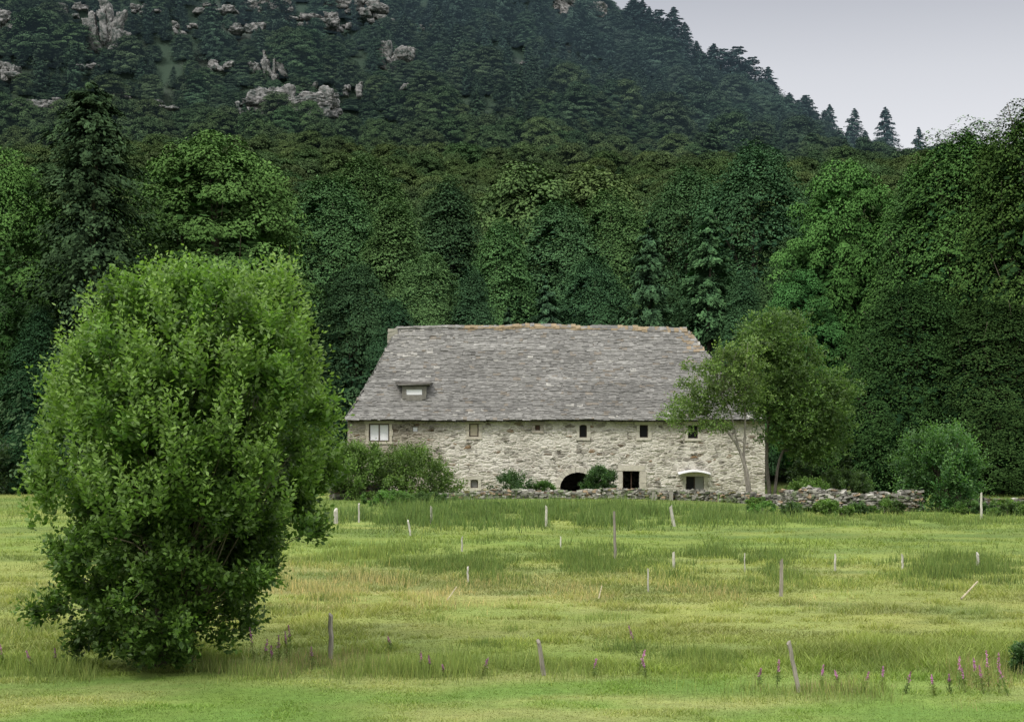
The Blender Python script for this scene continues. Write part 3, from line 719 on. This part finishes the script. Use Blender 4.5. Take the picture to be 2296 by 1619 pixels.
neartree(1682,760,108,0,301,[(1600,860,80,50),(1560,910,65,38),(1632,815,55,42),(1660,880,70,65),(1590,958,60,20),(1528,930,36,20),(1680,800,50,50)],140,
   [(.15,[(1684,1130),(1675,1060),(1655,1000),(1625,960),(1580,930)]),(.13,[(1680,1125),(1668,1030),(1672,950),(1670,890)]),(.08,[(1655,1000),(1640,930),(1615,880)])],
   "airy rowan with pale leaning trunk in front of the house",(.085,.135,.038),(.18,.25,.07),ls=.21,cr=(.45,.85),bark=(.22,.20,.17))
neartree(1738,690,111,0,302,[(1745,775,85,80),(1810,880,95,80),(1770,940,90,65),(1855,930,58,55),(1720,760,50,45),(1805,985,65,35),(1750,860,75,80),(1830,1000,60,35)],520,
   [(.15,[(1728,1130),(1718,1040),(1722,950),(1740,850),(1742,790)]),(.12,[(1735,1128),(1745,1040),(1775,960),(1810,900)]),(.10,[(1722,950),(1760,880),(1795,830)])],
   "dense full rowan growing beside the end of the house",(.068,.118,.032),(.150,.220,.058),ls=.23,cr=(.6,1.1),bark=(.13,.115,.095))

# ------------------------------------------------------------ farmhouse
HO=np.array([3.0,120.0,0.0])
house=add_obj('stone_farmhouse',None,loc=tuple(HO),label="long old rubble stone farmhouse with stone slab roof",cat="house")
def part(name,g,mat,parent=house,label=None,smooth=False):
    O=HO
    o=add_obj(name,g.mesh(name,mat,O,smooth),parent)
    if label: o["label"]=label
    return o
def X(u): return (u-CX)/31.0
def Z(v): return 5-(v-955)/31.0
OPEN=[(X(827),X(873),Z(990),Z(950),0),(X(925),X(937),Z(968),Z(957),0),(X(1052),X(1073),Z(979),Z(950),0),(X(1200),X(1211),Z(965),Z(953),0),
 (X(1299),X(1316),Z(981),Z(952),.16),(X(1434),X(1453),Z(981),Z(953),0),(X(1543),X(1565),Z(983),Z(953),0),(X(1055),X(1072),Z(1094),Z(1075),.16),
 (X(1256),X(1335),-.3,Z(1059),1.1),(X(1396),X(1434),-.3,Z(1056),0),(X(1538),X(1578),Z(1100),Z(1068),0)]
wx0,wx1=-11.9,18.3; zt=5.45
g=Geo(); TH=.6
bx=sorted(set([wx0,wx1]+[v for o in OPEN for v in o[:2]])); bz=sorted(set([-.3,zt]+[v for o in OPEN for v in (o[2],o[3])]))
for i in range(len(bx)-1):
    for j in range(len(bz)-1):
        cx=(bx[i]+bx[i+1])/2; cz=(bz[j]+bz[j+1])/2
        if any(o[0]<cx<o[1] and o[2]<cz<o[3] for o in OPEN): continue
        for yy in(120,120+TH):
            g.add([[bx[i],yy,bz[j]],[bx[i+1],yy,bz[j]],[bx[i+1],yy,bz[j+1]],[bx[i],yy,bz[j+1]]],[[0,1,2,3]])
def rect_reveal(a,b,c,d):
    y0,y1=120,120+TH
    for p,q in(((a,c),(a,d)),((b,c),(b,d)),((a,d),(b,d)),((a,c),(b,c))):
        g.add([[p[0],y0,p[1]],[q[0],y0,q[1]],[q[0],y1,q[1]],[p[0],y1,p[1]]],[[0,1,2,3]])
for (a,b,c,d,rise) in OPEN:
    rect_reveal(a,b,c,d)
    if rise:
        nn=14; th=np.linspace(math.pi,0,nn+1); ax=(a+b)/2+(b-a)/2*np.cos(th); az=d-rise+rise*np.sin(th)
        for k in range(nn):
            g.add([[ax[k],120,az[k]],[ax[k+1],120,az[k+1]],[ax[k+1],120,d],[ax[k],120,d]],[[0,1,2,3]])
            g.add([[ax[k],120,az[k]],[ax[k+1],120,az[k+1]],[ax[k+1],120+TH,az[k+1]],[ax[k],120+TH,az[k]]],[[0,1,2,3]])
box(g,wx0,wx0+.6,120+TH,132,-.3,zt); box(g,wx1-.6,wx1,120+TH,132,-.3,zt); box(g,wx0+.6,wx1-.6,131.4,132,-.3,zt)
g.add([[wx0,120,-.3],[wx0,120.6,-.3],[wx0,120.6,zt],[wx0,120,zt]],[[0,1,2,3]]); g.add([[wx1,120,-.3],[wx1,120.6,-.3],[wx1,120.6,zt],[wx1,120,zt]],[[0,1,2,3]])
rr=np.random.default_rng(404)
Cn=[];AX=[];AY=[];AZ=[]
k=0
while k<300:
    x_=rr.uniform(wx0+.3,wx1-.3); z_=rr.uniform(.1,5.1); w_=rr.uniform(.10,.32); h_=rr.uniform(.05,.11)
    if any(o[0]-.45<x_<o[1]+.45 and o[2]-.35<z_<o[3]+.5 for o in OPEN): continue
    Cn.append([x_,120.0,z_]);AX.append([w_,0,rr.normal()*.02]);AY.append([0,rr.uniform(.025,.06),0]);AZ.append([0,0,h_]); k+=1
V,Q=boxes(np.array(Cn),np.array(AX),np.array(AY),np.array(AZ),.018,rr); g.add(V,Q)
part('wall',g,M_wall)
def warp(V):
    V=V.copy(); s=np.clip((V[:,2]-5.4)/7,0,1)
    V[:,2]+=(.18*np.sin(V[:,0]*.14+1.4)+.035*np.sin(V[:,0]*.9)+.015*np.sin(V[:,0]*2.3))*s + .03*np.sin(V[:,0]*.5)
    V[:,1]+=-.06*np.sin(V[:,0]*.35)*s
    V[:,2]-=.32*np.sin(s*math.pi)
    return V
EA=np.array([-12.05,119.45,5.42]); EB=np.array([18.5,119.45,5.42]); RA=np.array([-8.75,126,12.32]); RB=np.array([13.2,126,12.10])
BA=np.array([-12.05,132.5,5.42]); BB=np.array([18.5,132.5,5.42])
g=Geo()
def sheet(A,B,C,D,nx=40,nz=16,off=0.0,col=(.08,.077,.072)):
    s=np.linspace(0,1,nx)[None,:,None]; t=np.linspace(0,1,nz)[:,None,None]
    P=((A*(1-s)+B*s)*(1-t)+(C*(1-s)+D*s)*t).reshape(-1,3); P[:,2]-=off
    i=np.arange(nz-1)[:,None]*nx+np.arange(nx-1)[None,:]
    g.add(warp(P),np.stack([i,i+1,i+nx+1,i+nx],-1).reshape(-1,4),C=col)
sheet(EA,EB,RA,RB); sheet(BA,BB,RA,RB); sheet(EA,BA,RA,RA+np.array([0,.01,0])); sheet(EB,BB,RB,RB+np.array([0,.01,0]))
sheet(EA,EB,EA+np.array([0,13.05,0]),EB+np.array([0,13.05,0]),off=.10)
def slabs(A,B,C,D,row=.165,main=True):
    up=((C+D)-(A+B)); S=np.linalg.norm(((C+D)-(A+B))/2); ex=nrm((B-A)); es=nrm((C+D)/2-(A+B)/2); en=np.cross(ex,es); 
    if en[2]<0: en=-en
    es=np.cross(en,ex); es=es if es[2]>0 else -es
    Cn=[];AX=[];AY=[];AZ=[];CC=[]
    nr=int(S/row)+1
    for i in range(nr):
        t=min(i*row/S,1); L=A*(1-t)+C*t; R=B*(1-t)+D*t; w=np.linalg.norm(R-L); p=-.05+rr.uniform(0,.2); rb=rr.uniform(.90,1.09); rs=rr.uniform(.0,.05)
        while p<w-.05:
            sw=rr.uniform(.16,.6); sw=min(sw,w-p+.1)
            th=rr.uniform(.014,.032); cc=L+ex*(p+sw/2)+es*(.13+rr.normal()*.035)+en*(.04+rr.uniform(0,.032)+rs*.5)
            tl=.13+rr.normal()*.03; e2=nrm(es-en*tl)
            Cn.append(cc);AX.append(ex*(sw/2-.003)+es*rr.normal()*.010);AY.append(e2*.195);AZ.append(nrm(np.cross(ex,e2))*th)
            b=max(.10,rr.normal(.178,.023))*rb*(1+.6*(float(fbm(np.array([cc[0]/3.5]),np.array([t*6.]),9,3)[0])-.5))
            c=np.array([1,.972,.915])*b
            if rr.random()<.05: c=np.array([.18,.16,.135])*rr.uniform(.85,1.1)
            if rr.random()<.012: c=np.array([.31,.30,.275])
            xx=cc[0]
            if main and t>.965 and xx>-3.5 and rr.random()<.6: c=np.array([.26,.205,.135])*rr.uniform(.8,1.15)
            if main and t>.75 and xx>12.2+4.5*(1-t) and rr.random()<.4: c=np.array([.25,.20,.14])*rr.uniform(.8,1.1)
            if main and xx<-6 and t>.7 and rr.random()<.2: c=np.array([.26,.25,.23])*rr.uniform(.8,1.1)
            CC.append(c); p+=sw
    V,Q=boxes(np.array(Cn),np.array(AX),np.array(AY),np.array(AZ),.007,rr)
    g.add(warp(V),Q,C=np.repeat(np.array(CC),8,0))
slabs(EA,EB,RA,RB); slabs(BA,BB,RA,RB,.6,False); slabs(EA,BA,RA,RA,.2,False); slabs(EB,BB,RB,RB,.2,False)
xx=-8.9; Cn=[];AX=[];CC=[]
while xx<13.2:
    w=rr.uniform(.25,.55); Cn.append([xx+w/2,126,12.39-.0100*(xx+8.5)+rr.normal()*.012]); AX.append([w/2,0,rr.normal()*.010]); CC.append(np.array([.33,.255,.165])*rr.uniform(.9,1.08) if xx>-4 else np.array([.30,.29,.265])*rr.uniform(.85,1.1)); xx+=w
n=len(Cn); V,Q=boxes(np.array(Cn),np.array(AX),np.tile([0,.25,0],(n,1)),np.tile([0,0,.035],(n,1)),.012,rr)
g.add(warp(V),Q,C=np.repeat(np.array(CC),8,0))
roof=part('roof',g,M_slate)
g=Geo()
for k in range(4):
    box(g,-9.45+.03*k,-8.6-.02*k,125.5,126.3,11.3+.27*k,11.56+.27*k,np.array([.36,.34,.29])*rr.uniform(.8,1.1),.02,rr)
part('chimney',g,M_plain,roof)
def roofy(z): return 119.45+(z-5.42)/6.9*6.55
g=Geo(); dc=(.18,.17,.15)
dx0=-8.0; dx1=-6.25; dz0=6.95; dz1=7.9; dy=roofy(7.0)-.15
box(g,dx0,dx0+.28,dy,dy+1.6,dz0,dz1,dc,.01,rr); box(g,dx1-.28,dx1,dy,dy+1.6,dz0,dz1,dc,.01,rr)
box(g,dx0+.28,dx1-.28,dy,dy+.9,dz0-.1,dz0+.3,dc,.01,rr); box(g,dx0+.28,dx1-.28,dy,dy+.9,dz1-.22,dz1-.002,dc,.01,rr)
box(g,dx0-.3,dx1+.3,dy-.3,dy+2.2,dz1+.05,dz1+.14,(.19,.18,.165),.03,rr)
box(g,dx0-.42,dx1+.38,dy+.1,dy+2.4,dz1+.16,dz1+.26,(.17,.16,.15),.04,rr); box(g,dx0-.5,dx1+.3,dy+.55,dy+2.6,dz1+.28,dz1+.36,(.20,.19,.175),.04,rr)
dorm=part('dormer',g,M_slate,roof)
def flat(name,col,rough=.6,ns=.08): return surf_mat(name,9,ns,.05,rough,False,col)
M_white=flat('white_paint',(.74,.74,.76)); M_dark=flat('dark_interior',(.012,.012,.014),.6); M_frame=flat('old_window_frame',(.10,.08,.06),.8,.3)  # dark_interior: near-black sheet painting the shade inside open windows
M_cream=flat('cream_board',(.50,.44,.33)); M_grey=flat('grey_shutter',(.22,.22,.21)); M_brown=flat('brown_board',(.09,.055,.04),.8,.3)
g=Geo(); box(g,dx0+.3,dx1-.3,dy+.06,dy+.10,dz0+.32,dz1-.24); part('window',g,M_white,dorm,label="small white dormer window")
def window(o,pane,frame=M_frame,fw=.06,mull=True,bars=0,surround=True,label=None,sc_=(.50,.47,.40),depth=.22):
    a,b,c,d,rise=o
    g=Geo(); y0=120+depth; y1=y0+.06
    box(g,a+.002,a+fw,y0,y1,c+.002,d-.002); box(g,b-fw,b-.002,y0,y1,c+.002,d-.002); box(g,a+fw,b-fw,y0,y1,c+.002,c+fw); box(g,a+fw,b-fw,y0,y1,d-fw,d-.002)
    if mull: m=(a+b)/2; box(g,m-.045,m+.045,y0-.01,y1,c+fw,d-fw)
    for k in range(bars): zz=c+(d-c)*(k+1)/(bars+1); box(g,a+fw,b-fw,y0+.01,y1-.01,zz-.02,zz+.02)
    w=part('window',g,frame,house,label)
    g=Geo(); box(g,a+fw*.5,b-fw*.5,y0+.035,y0+.055,c+fw*.5,d-fw*.5); part('pane',g,pane,w)
    if surround:
        g=Geo(); q=.24; s=lambda:np.array(sc_)*rr.uniform(.85,1.1)
        box(g,a-q-.1,b+q+.1,119.925,120.1,d+.003,d+.27,s(),.012,rr); box(g,a-q,b+q,119.92,120.1,c-.18,c-.003,s(),.01,rr)
        n=max(2,int((d-c)/.4)); 
        for k in range(n):
            z0=c+(d-c)*k/n; z1=c+(d-c)*(k+1)/n-.015
            box(g,a-q*rr.uniform(.7,1.2),a-.004,119.94,120.1,z0,z1,s(),.008,rr); box(g,b+.004,b+q*rr.uniform(.7,1.2),119.94,120.1,z0,z1,s(),.008,rr)
        part('surround',g,M_plain,w)
    return w
window(OPEN[0],M_white,fw=.09,label="large two leaf window closed with white panels",sc_=(.46,.42,.34),depth=.1)
window(OPEN[1],M_white,fw=.03,mull=False,surround=False,depth=.05,label="tiny square white panel window")
window(OPEN[2],M_cream,fw=.08,mull=False,label="small window closed with a cream board",sc_=(.48,.44,.36),depth=.12)
window(OPEN[3],M_brown,mull=False,fw=.04,surround=True,depth=.1,label="tiny square brown shuttered opening",sc_=(.36,.32,.27))
window(OPEN[4],M_dark,mull=False,label="small dark arched window")
window(OPEN[5],M_dark,mull=False,fw=.05,label="small dark window")
window(OPEN[6],M_dark,mull=False,bars=1,fw=.05,label="dark window shaded by a rowan")
window(OPEN[7],M_grey,mull=False,label="low arched window with pale pane")
w=window(OPEN[10],M_dark,mull=True,fw=.05,bars=0,label="ground floor window with one grey shutter under a white awning")
a,b,c,d,_=OPEN[10]; g=Geo(); box(g,(a+b)/2+.03,b-.02,120.08,120.13,c+.02,d-.02); part('shutter',g,M_grey,w)
g=Geo(); n=12; xs_=np.linspace(X(1519),X(1591),n); zz=Z(1062)+.20*np.sin(np.linspace(0,math.pi,n))
for k in range(n-1):
    A=[[xs_[k],120,zz[k]+.10],[xs_[k+1],120,zz[k+1]+.10],[xs_[k+1],119.1,zz[k+1]],[xs_[k],119.1,zz[k]]]
    B=[[p[0],p[1],p[2]-.05] for p in A]
    g.add(A+B,[[0,1,2,3],[7,6,5,4],[3,2,6,7],[0,3,7,4],[1,5,6,2]])
part('awning',g,M_white,house,label="small curved white awning over a window")
a,b,c,d,rise=OPEN[8]; g=Geo(); n=15
for k in range(n):
    t0=math.pi-(k+.03)*math.pi/n; t1=math.pi-(k+.97)*math.pi/n
    P=[]
    for yy in(119.92,120.2):
        for (t,q) in((t0,.004),(t1,.004),(t1,.38),(t0,.38)):
            P.append([(a+b)/2+((b-a)/2+q)*math.cos(t),yy,d-rise+(rise+q)*math.sin(t)])
    g.add(np.array(P)+rr.normal(size=(8,3))*.008,[[0,1,2,3],[4,7,6,5],[0,4,5,1],[2,6,7,3],[0,3,7,4],[1,5,6,2]],C=np.array([.50,.47,.40])*rr.uniform(.88,1.1))
part('arch',g,M_plain,house,label="dressed stone arch over the cart entrance")
a,b,c,d,_=OPEN[9]; g=Geo()
box(g,a-.35,b+.35,119.92,120.2,d+.003,d+.42,(.52,.485,.41),.012,rr)
for k in range(4):
    z0=.0+(d)*k/4; z1=d*(k+1)/4-.015
    box(g,a-.28,a-.004,119.93,120.2,z0,z1,np.array([.50,.465,.395])*rr.uniform(.9,1.1),.01,rr); box(g,b+.004,b+.5,119.93,120.2,z0,z1,np.array([.48,.445,.375])*rr.uniform(.9,1.1),.01,rr)
dr=part('doorway',g,M_plain,house,label="dressed stone doorway standing open and dark")
g=Geo(); box(g,a+.02,a+.08,120.35,121.3,0,d-.05); part('door',g,M_brown,dr)
g=Geo(); box(g,a+.62,a+.67,120.3,120.36,0,d-.02); part('post',g,M_brown,dr)

# ------------------------------------------------------------ dry stone walls
def rubble(path,h,seed,label,thick=.6,tone=(.25,.24,.21)):
    r=np.random.default_rng(seed); g=Geo(); path=np.array(path,float)
    seg=np.linalg.norm(np.diff(path,axis=0),axis=1); cum=np.concatenate([[0],np.cumsum(seg)]); L=cum[-1]
    Cn=[];AX=[];AY=[];AZ=[];CC=[]
    def at(s): return np.array([np.interp(s,cum,path[:,0]),np.interp(s,cum,path[:,1])])
    for side in(-1,0,1):
        z=0.
        while z<h+.25:
            rh=r.uniform(.06,.14); s=r.uniform(0,.2)
            while s<L:
                w=r.uniform(.12,.42); hh=h*(.50+.9*float(fbm(np.array([s/1.8+seed]),np.array([.5]),3,3)[0]))
                if z+rh<hh+.05:
                    p=at(s+w/2); t=nrm(at(min(s+w,L))-at(max(s-.01,0))+1e-6); nn=np.array([-t[1],t[0]])
                    q=p+nn*side*thick*.35+nn*r.normal()*.05; gz=float(height(q[0],q[1]))
                    t=np.array([t[0],t[1],r.normal()*.14]); n3=np.array([nn[0],nn[1],r.normal()*.2]); u3=np.cross(t,n3); u3=u3 if u3[2]>0 else -u3
                    Cn.append([q[0],q[1],gz+z+rh/2]);AX.append(t*w*.48);AY.append(n3*thick*r.uniform(.18,.27));AZ.append(u3*rh*.45)
                    c=np.array(tone)*r.uniform(.45,1.5); 
                    if r.random()<.12: c=c*np.array([1.1,.85,.65])
                    if r.random()<.18: c=c*np.array([.6,.75,.5])
                    CC.append(c)
                s+=w
            z+=rh
    V,Q=boxes(np.array(Cn),np.array(AX),np.array(AY),np.array(AZ),.022,r)
    g.add(V,Q,C=np.repeat(np.array(CC),8,0))
    o=path[0]; O=np.array([o[0],o[1],0])
    add_obj('dry_stone_wall',g.mesh('dry_stone_wall',M_stone,O),loc=tuple(O),label=label,cat="wall")
def W(u,d): return ((u-CX)*d/F,d)
rubble([W(985,112),W(1090,113),W(1200,113.5),W(1450,113),W(1600,110),W(1760,103)],.66,1,"low tumbled dry stone wall in front of the farmhouse")
rubble([W(1752,100),W(1900,97),W(2060,98)],1.3,2,"grey dry stone wall bordering the meadow",thick=.7)
rubble([W(2130,98),W(2300,99),W(2400,100)],.85,3,"low grey dry stone wall beyond a shrub")
rubble([W(740,112),W(800,113),W(862,114)],1.35,4,"dark weathered dry stone wall by the house corner",tone=(.16,.15,.13))
g=Geo(); bx_,by_=W(1485,111); r=np.random.default_rng(8)
box(g,bx_-.9,bx_+.9,by_-.2,by_+.25,.72,.82,(.38,.36,.31),.01,r); box(g,bx_-.7,bx_-.45,by_-.15,by_+.2,0,.72,(.3,.28,.25),.01,r); box(g,bx_+.45,bx_+.7,by_-.15,by_+.2,0,.72,(.3,.28,.25),.01,r)
add_obj('stone_bench',g.mesh('stone_bench',M_plain,(bx_,by_,0)),loc=(bx_,by_,0),label="pale stone slab bench before the farmhouse wall",cat="bench")

# ------------------------------------------------------------ posts
def post(u,vt,vb,rad,seed,du=0,label="weathered grey wooden fence post standing in the meadow",col=(.26,.235,.195)):
    r=np.random.default_rng(seed); d=F*CH/(vb-CV); k=d/F; H=(vb-vt)*k; x=(u-CX)*k; gz=float(height(x,d))
    n=8; s=np.linspace(0,1,n); pts=np.stack([-du*k*s*1.0+r.normal(size=n)*.006,r.normal(size=n)*.006,-.15+(H+.15)*s],1)
    g=Geo(); 
    a=np.linspace(0,6.283,9,endpoint=False); sh=1+.18*r.normal(size=9)
    V=[]
    for i in range(n):
        rd_=rad*(1.05-.2*s[i]); ring=np.stack([pts[i,0]+rd_*sh*np.cos(a),pts[i,1]+rd_*sh*np.sin(a),np.full(9,pts[i,2])],1)
        if i==n-1: ring[:,2]+=rad*.9*np.cos(a+seed)
        V.append(ring)
    Q=[[i*9+j,i*9+(j+1)%9,(i+1)*9+(j+1)%9,(i+1)*9+j] for i in range(n-1) for j in range(9)]
    T=[[(n-1)*9,(n-1)*9+j,(n-1)*9+j+1] for j in range(1,8)]
    g.add(np.concatenate(V),Q,T,np.array(col)*r.uniform(.85,1.15))
    add_obj('fence_post',g.mesh('fence_post',M_wood),loc=(x,d,gz),label=label,cat="post",group="wooden posts in the meadow")
LN="weathered grey wooden fence post leaning in the grass"; SL="slender pale wooden stake standing in the meadow"; PW="pale wooden fence post near the farmhouse"
for i,(u,vt,vb,rad,du,lb) in enumerate([(742,1380,1478,.055,0,None),(1222,1440,1517,.045,15,LN),(1796,1438,1550,.045,26,LN),(1752,1255,1337,.062,0,None),(1380,1150,1258,.05,3,"tall slender grey post standing in the meadow"),
  (1225,1135,1180,.065,0,PW),(967,1137,1177,.055,0,PW),(921,1168,1202,.055,6,PW),(752,1143,1175,.09,0,PW),(1513,1135,1180,.09,9,PW),(1511,1240,1274,.05,1,SL),(1873,1243,1280,.04,0,SL),(2023,1243,1277,.04,0,SL),
  (2192,1240,1278,.06,0,SL),(1049,1273,1308,.035,0,SL),(1036,1205,1238,.035,0,SL),(2200,1107,1168,.055,0,PW),(1670,1240,1282,.02,0,SL),(1453,1275,1327,.025,0,SL),(1257,1205,1230,.03,0,SL),(805,1130,1172,.045,0,PW)]):
    post(u,vt,vb,rad,500+i,du,*( [lb] if lb else []),**({'col':(.44,.42,.365)} if lb in(PW,SL) else {}))
def fallen(u0,v0,u1,v1,dd,rad,label,seed):
    d=dd;k=d/F; p0=np.array([(u0-CX)*k,d,0.05]); p1=np.array([(u1-CX)*k,d+.6,CH+(CV-v1)*k]); 
    p0[2]=float(height(p0[0],p0[1]))+.05
    g=Geo(); s=np.linspace(0,1,5)[:,None]; tube(g,(p1-p0)*s,rad,rad*.8,7,(.40,.35,.24)); add_obj('wooden_pole',g.mesh('wooden_pole',M_wood),loc=tuple(p0),label=label,cat="pole")
fallen(2155,1347,2205,1308,F*CH/(1347-CV),.03,"pale broken pole slanting out of the grass",1)
fallen(1003,1347,1022,1320,F*CH/(1347-CV),.018,"thin straw coloured stick slanting out of the grass",2)
fallen(1342,1345,1352,1318,F*CH/(1345-CV),.015,"thin straw coloured stick slanting out of the grass",3)

# ------------------------------------------------------------ flowers
def flower(u,vt,vb,seed):
    r=np.random.default_rng(seed); d=F*CH/(vb-CV); k=d/F; H=(vb-vt)*k*r.uniform(.85,1.1); x=(u-CX)*k; g=Geo()
    lx=r.normal()*.08
    s=np.linspace(0,1,5)[:,None]; tube(g,np.array([lx,0,H])*s,.006,.003,4,(.14,.13,.06))
    n=60; t=r.uniform(.1,.62,n); P=np.stack([lx*t,0*t,H*t],1)+r.normal(size=(n,3))*.03
    V,Q=leaves(P,nrm(r.normal(size=(n,3))),r.normal(size=(n,3))+np.array([0,0,1]),.09,.02); g.add(V,Q,C=(.16,.21,.06))
    n=64; t=r.uniform(.58,1,n); w=.03*(1.15-t); P=np.stack([lx*t,0*t,H*t],1)+r.normal(size=(n,3))*w[:,None]
    V,Q=leaves(P,nrm(r.normal(size=(n,3))),r.normal(size=(n,3)),.033,.024); g.add(V,Q,C=np.array([.50,.22,.44])*r.uniform(.7,1.2))
    add_obj('purple_wildflower',g.mesh('purple_wildflower',M_grass),loc=(x,d,float(height(x,d))),label="slender wildflower spike with purple blossom in the grass",cat="flower",group="purple wildflowers in the meadow")
fl=[(2240,1452,1550),(2218,1462,1548),(2205,1480,1552),(2152,1465,1545),(2165,1490,1550),(2190,1470,1540),(2130,1500,1552),(1432,1405,1480),(1430,1455,1515),(1450,1480,1522),(653,1395,1460),(645,1415,1480),(625,1420,1490),(572,1400,1492),(590,1430,1495),(612,1440,1500),(945,1465,1512),(965,1470,1516),(1742,1480,1540),(1840,1490,1545),(1885,1495,1545),(1935,1500,1550),(1978,1490,1545),(880,1425,1462),(130,1440,1495),(75,1450,1500),(10,1430,1490),(1000,1490,1520),(1080,1480,1520),(700,1450,1500),(2095,1505,1556),(2030,1500,1552),(2260,1490,1556),(1700,1490,1535),(1330,1480,1520)]
for i,f in enumerate(fl): flower(*f,700+i)

# ------------------------------------------------------------ sky, sun, camera
w=bpy.data.worlds.new("World"); scene.world=w; w.use_nodes=True; nt=w.node_tree; nt.nodes.clear(); N=nt.nodes; L=nt.links
sky=N.new('ShaderNodeTexSky'); sky.sky_type='NISHITA'; sky.sun_disc=False; sky.sun_elevation=math.radians(50); sky.sun_rotation=math.radians(214)
b1=N.new('ShaderNodeBackground'); b1.inputs[1].default_value=.10; L.new(sky.outputs[0],b1.inputs[0])
tc=N.new('ShaderNodeTexCoord'); sp=N.new('ShaderNodeSeparateXYZ'); L.new(tc.outputs['Generated'],sp.inputs[0])
cr=N.new('ShaderNodeValToRGB'); L.new(sp.outputs[2],cr.inputs[0])
e=cr.color_ramp.elements; e[0].position=0; e[0].color=(.76,.77,.79,1); e[1].position=1; e[1].color=(2.15,2.15,2.15,1)
for p_,c_ in((.16,(.82,.825,.86)),(.205,(.70,.71,.75)),(.255,(.50,.515,.565)),(.33,(.98,.99,1.01)),(.5,(1.75,1.75,1.76))):
    k=e.new(p_); k.color=(*c_,1)
b2=N.new('ShaderNodeBackground'); L.new(cr.outputs[0],b2.inputs[0]); b2.inputs[1].default_value=1.0
mx=N.new('ShaderNodeMixShader'); mx.inputs[0].default_value=.93; L.new(b1.outputs[0],mx.inputs[1]); L.new(b2.outputs[0],mx.inputs[2])
o=N.new('ShaderNodeOutputWorld'); L.new(mx.outputs[0],o.inputs[0])
sd=bpy.data.lights.new('sun','SUN'); sd.energy=2.2; sd.angle=math.radians(11); sd.color=(1,.96,.87)
so=bpy.data.objects.new('sun',sd); COL.objects.link(so)
dirv=Vector((-.42,-.62,.90)).normalized()
so.rotation_euler=dirv.to_track_quat('Z','Y').to_euler(); so.location=(0,0,60)
cam=bpy.data.cameras.new('camera'); cam.lens=36*F/2296; cam.sensor_width=36; cam.shift_y=(CV-809.5)/2296; cam.clip_end=6000; cam.clip_start=.5
co=bpy.data.objects.new('camera',cam); co.location=(0,0,CH); co.rotation_euler=(math.radians(90),0,0); COL.objects.link(co); scene.camera=co
scene.view_settings.view_transform='Standard'; scene.view_settings.look='None'; scene.view_settings.exposure=0
